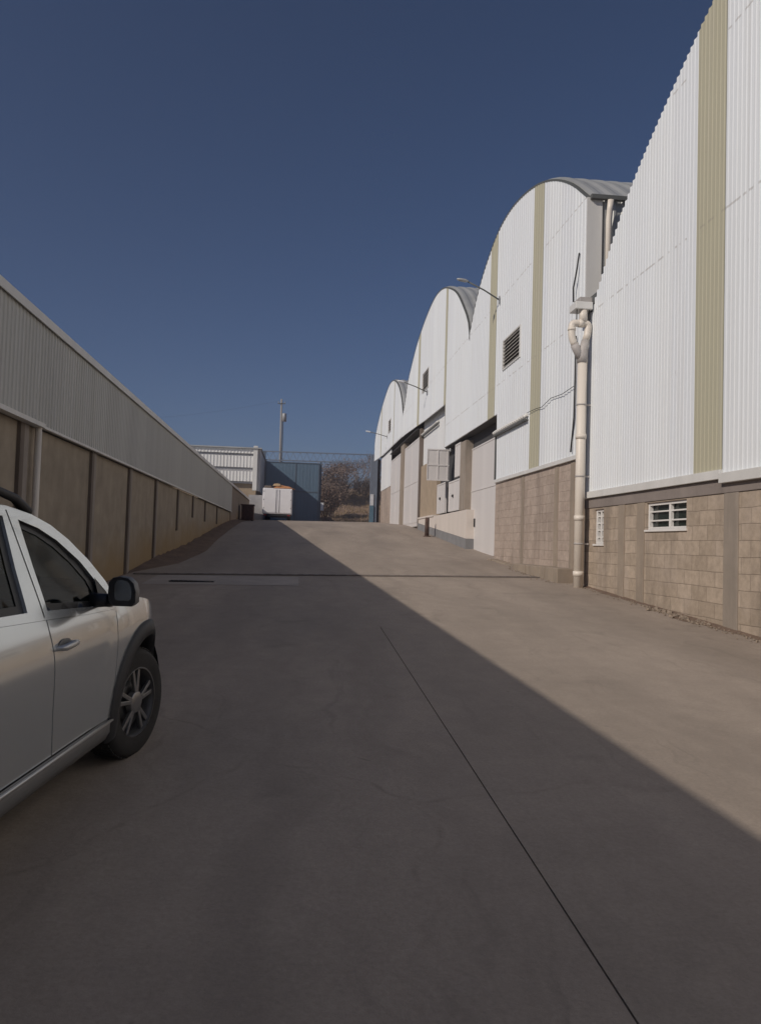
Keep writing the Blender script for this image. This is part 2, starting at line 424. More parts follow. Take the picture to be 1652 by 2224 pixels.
# cross drain with its grating
def drain_line(x): return 16.98+.055*(x+3.4)
dr = empty('drain_channel', (1.2, 17.2, g(1.2, 17.2)), 'long narrow drain channel with dark iron grating crossing the whole yard', 'drain')
put = Local(dr)
ft = MB(); gr = MB(); hl = MB()
xx = frange(-3.4, 5.7, .35)
for x0, x1 in zip(xx, xx[1:]):
    y0 = drain_line(x0); y1 = drain_line(x1)
    P = lambda x, dy, dz: (x, drain_line(x)+dy, g(x, drain_line(x))+dz)
    hl.quad(P(x0, -.11, .021), P(x1, -.11, .021), P(x1, .11, .021), P(x0, .11, .021))
    for s in (-1, 1):
        ft.quad(P(x0, s*.11, .034), P(x1, s*.11, .034), P(x1, s*.15, .034), P(x0, s*.15, .034))
        ft.quad(P(x0, s*.11, .034), P(x1, s*.11, .034), P(x1, s*.11, .018), P(x0, s*.11, .018))
        ft.quad(P(x0, s*.15, .034), P(x1, s*.15, .034), P(x1, s*.15, .018), P(x0, s*.15, .018))
x = -3.38
while x < 5.7:
    y = drain_line(x); z = g(x, y)+.03
    gr.box(x-.06, x+.06, y-.11, y+.11, z-.012, z+.004); x += .24
for x0, x1 in zip(xx, xx[1:]):
    for s_ in (-.105, .095): gr.quad((x0, drain_line(x0)+s_, g(x0, drain_line(x0))+.033), (x1, drain_line(x1)+s_, g(x1, drain_line(x1))+.033), (x1, drain_line(x1)+s_+.01, g(x1, drain_line(x1))+.033), (x0, drain_line(x0)+s_+.01, g(x0, drain_line(x0))+.033))
put(hl, 'channel', M['hole']); put(ft, 'frame', M['beam']); put(gr, 'grating', M['grate'])
di = empty('drain_inlet', (-2.03, 15.52, g(-2.03, 15.52)), 'short dark slot drain inlet let into the pale strip of concrete', 'drain')
put = Local(di)
mb = MB(); z = g(-2.03, 15.52)
mb.box(-2.42, -1.64, 15.44, 15.62, z+.0, z+.026); put(mb, 'recess', M['hole'])
mb = MB()
for yy in (15.40, 15.62): mb.box(-2.46, -1.60, yy, yy+.04, z+.0, z+.035)
for k in range(9): mb.box(-2.40+k*.093, -2.375+k*.093, 15.44, 15.62, z+.027, z+.034)
put(mb, 'grating', M['iron'])

# ------------------------------------------------------------------ building helpers
def plate(mb, y0, y1, z0, z1, xf, dep, holes=()):
    """wall slab facing -X in the plane x=xf, with rectangular holes"""
    ysx = sorted(set([y0, y1]+[h[0] for h in holes]+[h[1] for h in holes])); zs = sorted(set([z0, z1]+[h[2] for h in holes]+[h[3] for h in holes]))
    ysx = [y for y in ysx if y0 <= y <= y1]; zs = [z for z in zs if z0 <= z <= z1]
    def solid(i, j):
        if i < 0 or j < 0 or i >= len(ysx)-1 or j >= len(zs)-1: return False
        cy = (ysx[i]+ysx[i+1])/2; cz = (zs[j]+zs[j+1])/2
        return not any(h[0] < cy < h[1] and h[2] < cz < h[3] for h in holes)
    xb = xf+dep
    for i in range(len(ysx)-1):
        for j in range(len(zs)-1):
            if not solid(i, j): continue
            a, b, c, d = ysx[i], ysx[i+1], zs[j], zs[j+1]
            mb.quad((xf, a, c), (xf, b, c), (xf, b, d), (xf, a, d)); mb.quad((xb, a, c), (xb, b, c), (xb, b, d), (xb, a, d))
            if not solid(i-1, j): mb.quad((xf, a, c), (xb, a, c), (xb, a, d), (xf, a, d))
            if not solid(i+1, j): mb.quad((xf, b, c), (xb, b, c), (xb, b, d), (xf, b, d))
            if not solid(i, j-1): mb.quad((xf, a, c), (xb, a, c), (xb, b, c), (xf, b, c))
            if not solid(i, j+1): mb.quad((xf, a, d), (xb, a, d), (xb, b, d), (xf, b, d))
def clad(mb, y0, y1, bot, top, x0, pitch=.2, amp=.028, holes=(), sgn=-1, step=False, back=.05):
    """trapezoidal sheet in the plane x=x0, ribs standing out towards sgn*X"""
    k0 = math.floor(y0/pitch); cols = []
    k = k0
    while k*pitch < y1+pitch:
        for t, a in ((0, 0), (.50, 0), (.62, 1), (.88, 1)):
            cols.append((k*pitch+t*pitch, a))
        k += 1
    def at(y):
        t = (y/pitch) % 1.0
        if t < .5: return 0
        if t < .62: return (t-.5)/.12
        if t < .88: return 1
        return 1-(t-.88)/.12
    ysx = sorted(set([y0, y1]+[c[0] for c in cols if y0 < c[0] < y1]+[h for q in holes for h in q[:2] if y0 < h < y1]))
    for a, b in zip(ysx, ysx[1:]):
        if b-a < 1e-6: continue
        m = (a+b)/2
        xa = x0+sgn*amp*at(a+1e-7); xb = x0+sgn*amp*at(b-1e-7); xk = x0-sgn*back
        if step:
            ky = (math.floor(m/pitch)+.5)*pitch; ta = tb = top(ky)
        else: ta, tb = top(a), top(b)
        ba, bb = bot(a+1e-6), bot(b-1e-6)
        ivs = [(ba, bb, ta, tb)]
        for h in holes:
            if h[0] < m < h[1]: ivs = [(ba, bb, h[2], h[2]), (h[3], h[3], ta, tb)]
        for (p, q, r, s) in ivs:
            mb.quad((xa, a, p), (xb, b, q), (xb, b, s), (xa, a, r))
            mb.quad((xa, a, p), (xb, b, q), (xk, b, q), (xk, a, p))
            mb.quad((xa, a, r), (xb, b, s), (xk, b, s), (xk, a, r))
def interp(pts):
    def fn(y):
        if y <= pts[0][0]: return pts[0][1]
        for (a, za), (b, zb) in zip(pts, pts[1:]):
            if y <= b: return za+(zb-za)*(y-a)/(b-a) if b > a else zb
        return pts[-1][1]
    return fn
def smoothpts(pts, step=.25):     # Catmull-Rom through measured arch points
    out = []
    for i in range(len(pts)-1):
        p0 = pts[max(0, i-1)]; p1 = pts[i]; p2 = pts[i+1]; p3 = pts[min(len(pts)-1, i+2)]
        n = max(1, int((p2[0]-p1[0])/step))
        for k in range(n):
            t = k/n
            m1 = (p2[1]-p0[1])/(p2[0]-p0[0]); m2 = (p3[1]-p1[1])/(p3[0]-p1[0]); h = p2[0]-p1[0]
            z = (2*t**3-3*t**2+1)*p1[1]+(t**3-2*t**2+t)*h*m1+(-2*t**3+3*t**2)*p2[1]+(t**3-t**2)*h*m2
            out.append((p1[0]+t*h, z))
    out.append(pts[-1]); return out
def arch_roof(mb, pts, x0, x1, dz=.03, thick=.05):
    sm = smoothpts(pts, .4)
    xsx = frange(x0, x0+6, .1)+[x0+8, x0+12, x1]
    def off(i, x): return .035*(1 if (i % 4) in (1, 2) else 0) if x < x0+6.01 else 0
    for i in range(len(xsx)-1):
        for (a, za), (b, zb) in zip(sm, sm[1:]):
            p = (xsx[i], a, za+dz+off(i, xsx[i])); q = (xsx[i+1], a, za+dz+off(i+1, xsx[i+1]))
            r = (xsx[i+1], b, zb+dz+off(i+1, xsx[i+1])); s = (xsx[i], b, zb+dz+off(i, xsx[i]))
            mb.quad(p, q, r, s, False)
    for (a, za), (b, zb) in zip(sm, sm[1:]):
        mb.quad((x0, a, za+dz), (x0, b, zb+dz), (x0, b, zb+dz-thick), (x0, a, za+dz-thick))
        mb.quad((x0, a, za+dz-thick), (x0, b, zb+dz-thick), (x1, b, zb+dz-thick), (x1, a, za+dz-thick))
def trimband(mb, pts, x, lo=-.10, hi=.035, d=.04):
    sm = smoothpts(pts, .3)
    for (a, za), (b, zb) in zip(sm, sm[1:]):
        mb.quad((x, a, za+lo), (x, b, zb+lo), (x, b, zb+hi), (x, a, za+hi))
        mb.quad((x, a, za+hi), (x, b, zb+hi), (x+d, b, zb+hi), (x+d, a, za+hi))
        mb.quad((x, a, za+lo), (x, b, zb+lo), (x+d, b, zb+lo), (x+d, a, za+lo))
    sa, sb = sm[0], sm[-1]
    for q in (sa, sb): mb.quad((x, q[0], q[1]+lo), (x+d, q[0], q[1]+lo), (x+d, q[0], q[1]+hi), (x, q[0], q[1]+hi))
def endbody(mb, pts, y0, y1, zb, x, x1):      # solid body behind the facade with the arch as its top
    sm = [q for q in smoothpts(pts, .5) if y0 < q[0] < y1]; t = interp(smoothpts(pts, .5))
    poly = [(y0, t(y0))]+sm+[(y1, t(y1))]
    for (a, za), (b, zb2) in zip(poly, poly[1:]):
        mb.quad((x, a, zb), (x, b, zb), (x, b, zb2-.03), (x, a, za-.03))
        mb.quad((x1, a, zb), (x1, b, zb), (x1, b, zb2-.03), (x1, a, za-.03))
    mb.quad((x, y0, zb), (x1, y0, zb), (x1, y0, t(y0)-.03), (x, y0, t(y0)-.03))
    mb.quad((x, y1, zb), (x1, y1, zb), (x1, y1, t(y1)-.03), (x, y1, t(y1)-.03))
XF = 6.0
def louvre(put, y0, y1, z0, z1, x, n, cols=1):
    rc = MB(); rc.box(x+.04, x+.10, y0, y1, z0, z1)
    fr = put(rc, 'window', M['hole'])
    f = MB()
    for (a, b, c, d) in ((y0-.03, y1+.03, z0-.04, z0), (y0-.03, y1+.03, z1, z1+.04), (y0-.03, y0, z0, z1), (y1, y1+.03, z0, z1)): f.box(x-.035, x+.05, a, b, c, d)
    put(f, 'frame', M['flash'], fr)
    l = MB(); h = (z1-z0)/n
    for k in range(n):
        zc = z0+h*(k+.5); cw = (y1-y0)/cols
        for c in range(cols):
            Mx = Matrix.Translation((x+.0, y0+cw*c+.01, zc)) @ Matrix.Rotation(R(-38), 4, 'Y')
            l.box(-.045, .045, 0, cw-.02, -.006, .006, Mx)
    put(l, 'louvre', M['frame'], fr)
    return fr
def cover(mb, y0, y1, z0, z1, x, d=.05): mb.box(x, x+d, y0, y1, z0, z1)

# ------------------------------------------------------------------ warehouse one (nearest on the right)
GRP = 'barrel roofed warehouses along the right'
P1 = [(-.9, 6.6), (.3, 8.0), (1.3, 8.85), (2.8, 9.75), (4.6, 10.5), (7.5, 10.95), (9.4, 10.55), (10.85, 9.98), (11.38, 9.74), (12.23, 9.30), (13.12, 8.79), (13.82, 8.30), (14.58, 7.62), (15.43, 6.68), (15.68, 6.36)]
w1 = empty('warehouse', (XF, 7.5, g(6, 7.5)), 'nearest and largest white barrel roofed warehouse with two small windows low in its block wall', 'warehouse', GRP)
put = Local(w1)
t1 = interp(smoothpts(P1, .2)); b1 = interp([(-5, 2.74), (10.345, 2.74), (10.346, 2.80), (30, 2.80)])
tt = lambda y: t1(y)-.045
mb = MB(); clad(mb, -.85, 10.36, b1, tt, XF, .11, .0062, step=True); clad(mb, 11.16, 15.66, b1, tt, XF, .11, .0062, step=True); put(mb, 'cladding', M['white'])
mb = MB(); clad(mb, 10.36, 11.16, b1, tt, XF-.006, .11, .0062, step=True); put(mb, 'skylight_strip', M['olive'])
mb = MB(); trimband(mb, P1, XF+.052, -.2, .05); put(mb, 'edge_trim', M['trim'])
mb = MB(); arch_roof(mb, P1, XF+.10, 34); put(mb, 'roof', M['roof'])
mb = MB(); endbody(mb, P1, -.85, 15.66, -.3, XF+.33, 34); put(mb, 'side_wall', M['greywall'])
mb = MB(); mb.box(XF-.06, XF+.03, 10.345, 15.66, 2.665, 2.80); mb.box(XF-.075, XF+.03, -.85, 10.335, 2.60, 2.745); put(mb, 'base_flashing', M['flash'], bevel=.006)
mb = MB(); plate(mb, -.85, 15.66, 2.46, 2.66, XF+.0, .32); put(mb, 'ring_beam', M['beam'], bevel=.01)
mb = MB(); mb.box(XF+.052, XF+.3, -.85, 15.66, 2.665, 7.0); put(mb, 'inner_wall', M['trim'])
W1 = (11.40, 12.78, 1.975, 2.44); W2 = (14.66, 15.12, 1.72, 2.42)
mb = MB(); plate(mb, -.85, 15.66, -1.2, 2.455, XF+.02, .30, (W1, W2)); put(mb, 'block_wall', M['block'])
for (a, b) in ((13.66, 13.93), (12.84, 13.13), (9.96, 10.32), (6.9, 7.2), (3.8, 4.1), (.7, 1.0)):
    mb = MB(); mb.box(XF+.004, XF+.03, a, b, -.8, 2.457); put(mb, 'column', M['colgrey' if a < 11 else 'column'], bevel=.004)
def bar_window(W, cols, rows, ymull):
    y0, y1, z0, z1 = W; gl = MB(); gl.box(XF+.13, XF+.15, y0, y1, z0, z1)
    wo = put(gl, 'window', M['glass'])
    f = MB(); e = .045; x0, x1 = XF+.055, XF+.125
    f.box(x0, x1, y0, y1, z0, z0+e); f.box(x0, x1, y0, y1, z1-e, z1); f.box(x0, x1, y0, y0+e, z0+e, z1-e); f.box(x0, x1, y1-e, y1, z0+e, z1-e)
    for ym in ymull: f.box(x0+.004, x1-.004, ym-.028, ym+.028, z0+e, z1-e)
    for k in range(1, rows):
        z = z0+(z1-z0)*k/rows; f.box(x0+.02, x1-.02, y0+e, y1-e, z-.013, z+.013)
    put(f, 'frame', M['frame'], wo, bevel=.004)
    s = MB(); s.box(XF-.01, XF+.13, y0-.03, y1+.03, z0-.035, z0); put(s, 'sill', M['frame'], wo, bevel=.004)
def mat_glass(name, tint=(.02, .028, .025), tr=.0):
    m, N, L, B = newmat(name)
    B.inputs['Base Color'].default_value = col4(tint); B.inputs['Roughness'].default_value = .06; B.inputs['IOR'].default_value = 1.5
    if tr > 0:
        t = N.new('ShaderNodeBsdfTransparent'); t.inputs[0].default_value = (.34, .38, .37, 1)
        mx = N.new('ShaderNodeMixShader'); mx.inputs[0].default_value = tr
        out = N['Material Output']; L.new(B.outputs[0], mx.inputs[1]); L.new(t.outputs[0], mx.inputs[2]); L.new(mx.outputs[0], out.inputs[0])
    return m
M['glass'] = mat_glass('window_glass'); M['carglass'] = mat_glass('car_glass', (.012, .016, .015), .55)
bar_window(W1, 2, 3, (12.02,))
bar_window(W2, 1, 5, (14.89,))

# ------------------------------------------------------------------ warehouse two
P2 = [(15.77, 9.22), (16.85, 10.02), (18.16, 10.74), (19.66, 11.28), (21.4, 11.62), (22.7, 11.66), (23.71, 11.50), (24.94, 11.07), (25.92, 10.56), (26.6, 10.04), (27.1, 9.5), (27.35, 9.15)]
w2 = empty('warehouse', (XF, 21.5, g(6, 21.5)), 'second white barrel roofed warehouse with one square louvred window high in its gable', 'warehouse', GRP)
put = Local(w2)
t2 = interp(smoothpts(P2, .2)); tt = lambda y: t2(y)-.03
b2 = interp([(10, 3.63), (23.099, 3.63), (23.10, 5.70), (40, 5.70)])
LV = (20.70, 22.45, 6.95, 7.79)
mb = MB()
for a, b in ((15.77, 18.78), (19.66, 23.42), (24.28, 27.3)): clad(mb, a, b, b2, tt, XF, .2, .011, (LV,))
put(mb, 'cladding', M['white'])
mb = MB(); clad(mb, 18.78, 19.66, b2, tt, XF-.005, .2, .011); put(mb, 'skylight_strip', M['olive'])
mb = MB(); clad(mb, 23.42, 24.28, b2, tt, XF-.005, .2, .011); put(mb, 'skylight_strip', M['olive'])
louvre(put, *LV, XF, 8, 3)
mb = MB(); trimband(mb, P2, XF-.015, -.03, .02, .08); put(mb, 'edge_trim', M['trim'])
mb = MB(); arch_roof(mb, P2, XF+.06, 34, .05); put(mb, 'roof', M['roof'])
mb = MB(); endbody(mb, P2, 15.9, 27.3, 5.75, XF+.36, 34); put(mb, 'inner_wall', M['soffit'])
mb = MB(); # clad side wall towards the first warehouse's roof
for i in range(60):
    x0 = XF+.05+i*.2
    for (ta, aa, tb, ab) in ((0, 0, .1, 0), (.1, 0, .125, 1), (.125, 1, .175, 1), (.175, 1, .2, 0)):
        mb.quad((x0+ta, 15.79-.025*aa, 5.9), (x0+tb, 15.79-.025*ab, 5.9), (x0+tb, 15.79-.025*ab, 9.2), (x0+ta, 15.79-.025*aa, 9.2))
mb.box(XF+.05, 34, 15.80, 15.88, 5.9, 9.2)
put(mb, 'side_wall', M['roof'])
mb = MB(); mb.box(XF-.035, XF+.30, 15.72, 15.762, 6.0, 9.2); put(mb, 'corner_flashing', M['flash'])
mb = MB(); mb.box(XF+.02, 20, 15.62, 15.715, 9.14, 9.24); put(mb, 'gutter', M['trim'], bevel=.01)
for k, xk in enumerate((6.42, 7.3)):
    mb = MB(); mb.tube([(xk, 15.55, 9.1), (xk, 15.60, 8.9), (xk, 15.64, 8.7), (xk, 15.64, 6.5)], .065, 12); put(mb, 'downpipe', M['pvc'])
mb = MB(); mb.box(XF-.05, XF+.03, 15.77, 23.12, 3.56, 3.66); put(mb, 'base_flashing', M['flash'], bevel=.006)
mb = MB(); plate(mb, 15.77, 23.12, -.3, 3.555, XF+.02, .38); put(mb, 'block_wall', M['block2'])
for (a, b) in ((16.3, 16.55), (17.35, 17.62), (20.1, 20.3)):
    mb = MB(); mb.box(XF+.006, XF+.03, a, b, -.2, 3.552); put(mb, 'column', M['column'], bevel=.004)
mb = MB(); mb.box(XF-.03, XF+.03, 23.06, 23.16, 3.66, 5.16); put(mb, 'edge_post', M['trim'])
# sliding door set back under the upper cladding
mb = MB(); mb.box(XF+.36, XF+.44, 23.2, 28.95, g(6, 25)-.0, 5.22)
dl = put(mb, 'door', M['doorw'])
mb = MB()
for yy in (23.2, 28.9): mb.box(XF+.345, XF+.36, yy, yy+.05, 1.25, 5.22)
for zz in (3.6, 5.16): mb.box(XF+.343, XF+.36, 23.2, 28.95, zz, zz+.05)
put(mb, 'frame', M['doorw'], dl)
mb = MB(); mb.box(XF+.32, XF+.36, 27.2, 27.3, 2.3, 2.6); put(mb, 'handle', M['iron'], dl)
mb = MB(); mb.box(XF+.40, XF+.5, 23.1, 28.95, 5.22, 5.75); put(mb, 'lintel', M['soffit'])
mb = MB(); mb.box(XF+.03, XF+.40, 23.1, 31.75, 5.70, 5.75); put(mb, 'soffit', M['soffit'])

# footing and broken apron at its base
ap = empty('concrete_footing', (5.8, 18.5, g(5.8, 18.5)), 'low broken concrete footing stepping along the weathered block wall beside the big drainpipe', 'footing')
put = Local(ap)
mb = MB()
n = 12
for i in range(n):
    y0 = 16.2+i*(19.7-16.2)/n; y1 = 16.2+(i+1)*(19.7-16.2)/n; xo = 5.62+.04*noise.noise(Vector((i*.7, 2, 0))); zt = 1.18+.02*noise.noise(Vector((i*.9, 0, 0)))
    mb.box(xo, XF+.02, y0, y1, .6, zt)
put(mb, 'kerb', M['column'], bevel=.02)
mb = MB()
for i in range(8):
    y0 = 19.72+i*.4; mb.box(5.78+.05*noise.noise(Vector((i*.8, 7, 0))), XF+.02, y0, y0+.4, .8, g(6, y0)+.07+.03*noise.noise(Vector((i, 3, 0))))
put(mb, 'apron', M['column'], bevel=.02)

# ------------------------------------------------------------------ warehouse three
P3 = [(27.2, 9.1), (27.55, 9.85), (28.49, 10.72), (29.72, 11.62), (31.01, 12.25), (32.8, 12.86), (34.86, 13.12), (37.39, 12.88), (40.0, 12.3), (40.9, 11.97), (42.28, 11.38), (43.18, 10.9), (44.19, 9.85), (45.1, 9.3)]
w3 = empty('warehouse', (XF, 36, g(6, 36)), 'third white barrel roofed warehouse with a raised loading dock and cabinets at its foot', 'warehouse', GRP)
put = Local(w3)
t3 = interp(smoothpts(P3, .2)); tt = lambda y: t3(y)-.03
b3 = interp([(20, 5.70), (31.699, 5.70), (31.70, 7.55), (37, 7.68), (44.0, 7.95), (50, 8.0)])
LV3 = (36.05, 37.8, 9.2, 10.1)
mb = MB()
for a, b in ((27.3, 31.55), (32.05, 38.85), (39.4, 45.1)): clad(mb, a, b, b3, tt, XF, .2, .011, (LV3,))
put(mb, 'cladding', M['white'])
for a, b in ((31.55, 32.05), (38.85, 39.4)):
    mb = MB(); clad(mb, a, b, b3, tt, XF-.005, .2, .011); put(mb, 'skylight_strip', M['olive'])
louvre(put, *LV3, XF, 6, 2)
mb = MB(); trimband(mb, P3, XF-.015, -.03, .025, .08); put(mb, 'edge_trim', M['trim'])
mb = MB(); arch_roof(mb, P3, XF+.06, 34, .05); put(mb, 'roof', M['roof'])
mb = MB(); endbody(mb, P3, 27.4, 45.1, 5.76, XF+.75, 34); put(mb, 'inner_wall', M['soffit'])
mb = MB(); clad(mb, 31.9, 38.95, lambda y: 5.60, lambda y: 8.0, XF+.32, .2, .011); put(mb, 'lower_cladding', M['white_low'])
mb = MB(); mb.box(XF+.27, XF+.31, 32.0, 32.75, 5.5, 6.95); put(mb, 'dark_slot', M['soffit'])
mb = MB(); mb.box(XF+.14, XF+.5, 38.96, 39.35, 2.4, 7.6); put(mb, 'pier', M['darkcol'])
# dock
D = XF+.08
mb = MB()
def wedge(mb, y0, y1, za0, za1, zb0, zb1, x0, x1):
    mb.quad((x0, y0, za0), (x0, y1, za1), (x0, y1, zb1), (x0, y0, zb0)); mb.quad((x1, y0, za0), (x1, y1, za1), (x1, y1, zb1), (x1, y0, zb0))
    mb.quad((x0, y0, za0), (x1, y0, za0), (x1, y0, zb0), (x0, y0, zb0)); mb.quad((x0, y1, za1), (x1, y1, za1), (x1, y1, zb1), (x0, y1, zb1))
    mb.quad((x0, y0, zb0), (x0, y1, zb1), (x1, y1, zb1), (x1, y0, zb0)); mb.quad((x0, y0, za0), (x0, y1, za1), (x1, y1, za1), (x1, y0, za0))
wedge(mb, 27.35, 38.6, 1.0, 2.0, 1.86, 2.68, D-.02, D+.55); put(mb, 'plinth', M['plinth'])
mb = MB(); wedge(mb, 27.40, 38.6, 1.87, 2.69, 2.93, 2.88, D, D+.5); put(mb, 'dock_wall', M['cream'])
mb = MB(); wedge(mb, 34.2, 38.6, 2.89, 2.89, 2.97, 2.97, D-.04, D+.5); put(mb, 'dock_ledge', M['cream'])
mb = MB(); mb.box(D+.12, D+.5, 34.3, 38.9, 2.97, 5.6); put(mb, 'plaster_wall', M['tan'])
mb = MB(); mb.box(D+.02, D+.4, 27.95, 28.85, 2.94, 5.55); put(mb, 'concrete_pier', M['colgrey'], bevel=.02)
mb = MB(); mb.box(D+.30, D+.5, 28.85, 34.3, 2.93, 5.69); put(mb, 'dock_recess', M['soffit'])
for (a, b, c, d) in ((28.9, 31.05, 2.98, 4.2), (31.75, 33.7, 2.98, 4.28), (28.9, 29.9, 4.3, 5.6)):
    mb = MB(); mb.box(D+.05, D+.11, a, b, c, d)
    for yy in (a, b-.06): mb.box(D+.03, D+.05, yy, yy+.06, c, d)
    for zz in (c, d-.06): mb.box(D+.032, D+.05, a, b, zz, zz+.06)
    mb.box(D+.034, D+.05, (a+b)/2-.03, (a+b)/2+.03, c, d)
    ln = put(mb, 'cabinet_door', M['doorw'])
    if d < 5: mb = MB(); mb.box(D+.0, D+.03, (a+b)/2+.1, (a+b)/2+.28, (c+d)/2-.05, (c+d)/2+.05); put(mb, 'handle', M['iron'], ln)
mb = MB(); yq = 31.15
mb.box(5.22, D+.05, yq, yq+.05, 4.28, 5.56)
for xq in (5.22, 5.66, 6.07): mb.box(xq-.02, xq+.02, yq-.02, yq, 4.28, 5.56)
for zq in (4.28, 4.9, 5.54): mb.box(5.20, D+.05, yq-.022, yq, zq-.025, zq+.025)
put(mb, 'open_shutter', M['doorw'])
# small corrugated ledges
def ledge(put, y0, y1, z, x, name='corrugated_ledge', p=.2):
    mb = MB(); yy = y0
    while yy < y1-.01:
        mb.tube([(x-.10, yy+p/2, z-.05), (x+.02, yy+p/2, z+.05)], p*.24, 8); yy += p
    mb.box(x-.015, x+.02, y0, y1, z-.02, z+.05)
    o = put(mb, name, M['flash'])
    mb = MB(); mb.box(x-.10, x+.0, y0, y1, z-.13, z-.10); put(mb, 'bracket', M['trim'], o)
ledge(put, 34.6, 39.2, 7.28, XF+.27)
put = Local(w2); ledge(put, 19.75, 23.1, 5.12, XF-.02)

# ------------------------------------------------------------------ warehouse four
P4 = [(45.0, 9.3), (45.21, 9.57), (45.84, 10.38), (47.45, 11.5), (49.85, 12.35), (52.0, 12.6), (53.67, 12.46), (56.15, 12.0), (57.9, 11.55), (60.2, 10.75), (61.6, 9.9), (61.9, 9.2)]
w4 = empty('warehouse', (XF, 53, g(6, 53)), 'farthest white barrel roofed warehouse with tall pale doors beside the blue gate', 'warehouse', GRP)
put = Local(w4)
t4 = interp(smoothpts(P4, .2)); tt = lambda y: t4(y)-.03
LV4 = (50.9, 52.3, 9.2, 10.0)
b4 = interp([(40, 7.97), (56, 8.05), (61.9, 8.25)])
mb = MB()
for a, b in ((45.1, 49.2), (49.5, 56.8), (57.2, 61.85)): clad(mb, a, b, b4, tt, XF, .25, .011, (LV4,))
put(mb, 'cladding', M['white'])
for a, b in ((49.2, 49.5), (56.8, 57.2)):
    mb = MB(); clad(mb, a, b, b4, tt, XF-.005, .25, .011); put(mb, 'skylight_strip', M['olive'])
louvre(put, *LV4, XF, 5, 1)
mb = MB(); trimband(mb, P4, XF-.015, -.03, .025, .08); put(mb, 'edge_trim', M['trim'])
mb = MB(); arch_roof(mb, P4, XF+.06, 34, .05); put(mb, 'roof', M['roof'])
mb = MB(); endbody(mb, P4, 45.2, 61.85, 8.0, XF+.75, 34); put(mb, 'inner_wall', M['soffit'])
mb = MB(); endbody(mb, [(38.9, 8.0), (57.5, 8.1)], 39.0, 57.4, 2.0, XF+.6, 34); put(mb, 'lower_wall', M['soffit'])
mb = MB(); clad(mb, 51.3, 57.4, lambda y: 5.52, lambda y: 8.02, XF+.14, .25, .011); put(mb, 'lower_cladding', M['white_low'])
mb = MB(); plate(mb, 51.3, 57.4, 2.4, 5.5, XF+.16, .35); put(mb, 'block_wall', M['block2'])
for (a, b, zt) in ((39.4, 44.75, 7.22), (46.3, 51.25, 7.2)):
    mb = MB(); mb.box(XF+.16, XF+.24, a, b, 2.55, zt)
    for yy in (a, (a+b)/2-.04, b-.08): mb.box(XF+.14, XF+.16, yy, yy+.08, 2.55, zt)
    for zz in (2.75, 4.9, zt-.1): mb.box(XF+.142, XF+.16, a, b, zz, zz+.08)
    put(mb, 'door', M['doorw'])
for (a, b) in ((44.78, 46.25),):
    mb = MB(); mb.box(XF+.10, XF+.4, a, b, 2.4, 7.6); put(mb, 'pier', M['column'])
mb = MB(); mb.box(XF+.0, XF+.6, 38.96, 57.4, 8.06, 8.10); mb.box(XF+.02, XF+.6, 39.4, 51.2, 7.6, 7.64); put(mb, 'soffit', M['soffit'])
# warehouse behind the camera, seen only as a reflection in the car
w0 = empty('warehouse', (XF, -9, g(6, -9)), 'white barrel roofed warehouse behind the viewpoint, reflected in the silver car', 'warehouse', GRP)
put = Local(w0); P0 = [(-17.5, 6.2), (-15, 8.6), (-12, 9.9), (-9.2, 10.3), (-6.2, 9.9), (-3, 8.6), (-.92, 6.3)]; t0 = interp(smoothpts(P0, .3))
mb = MB(); clad(mb, -17.4, -.95, lambda y: 2.3, lambda y: t0(y)-.04, XF, .25, .03); put(mb, 'cladding', M['white'])
mb = MB(); plate(mb, -17.4, -.95, -1.6, 2.29, XF+.02, .3); put(mb, 'block_wall', M['block'])
mb = MB(); arch_roof(mb, P0, XF+.06, 34, .03); put(mb, 'roof', M['roof'])

# ------------------------------------------------------------------ big drainpipe between the first two warehouses
dp = empty('drainpipe', (5.78, 15.40, g(5.8, 15.9)), 'thick cream drainpipe with a branched top standing between the two nearest warehouses', 'drainpipe')
put = Local(dp)
def arc(a, c, b, n=6):    # quadratic bend
    a, c, b = Vector(a), Vector(c), Vector(b); return [a*(1-t)**2+c*2*t*(1-t)+b*t*t for t in [i/n for i in range(n+1)]]
px, py = 5.80, 15.40
ZS = lambda z: 1.6+(z-1.6)*.966
mb = MB(); mb.tube([(px, py, g(px, py)-.05), (px, py, 5.54)], .100, 20); put(mb, 'pipe', M['pvc'])
for zc in (1.05, 2.2, 3.9): 
    mb = MB(); mb.tube([(px, py, zc), (px, py, zc+.10)], .113, 20); put(mb, 'collar', M['pvc'])
mb = MB()
mb.tube([(px, py, 5.50), (px-.005, py, 5.66), (px+.02, py, 5.80), (px+.06, py, 5.98)], [.112, .112, .095, .082], 18)
mb.tube([(px-.02, py, 5.58), (px-.13, py, 5.78), (px-.18, py, 5.88)], [.09, .088, .088], 18)
put(mb, 'branch_fitting', M['pvcd'])
mb = MB()
mb.tube([(px-.17, py, 5.87)]+arc((px-.20, py, 5.93), (px-.245, py, 6.02), (px-.245, py, 6.14))+[(px-.245, py, 6.23)]+arc((px-.245, py, 6.26), (px-.24, py, 6.335), (px-.16, py, 6.335), 5)[1:]+[(px+.04, py, 6.335)]+arc((px+.06, py, 6.335), (px+.115, py, 6.335), (px+.112, py, 6.25), 5)[1:]+[(px+.095, py, 6.10), (px+.06, py, 5.98)], .074, 18)
mb.tube([(px-.10, py, 6.335), (px+.0, py, 6.335)], .086, 18); mb.tube([(px-.245, py, 6.17), (px-.245, py, 6.23)], .084, 18)
put(mb, 'header_pipe', M['pvc'])
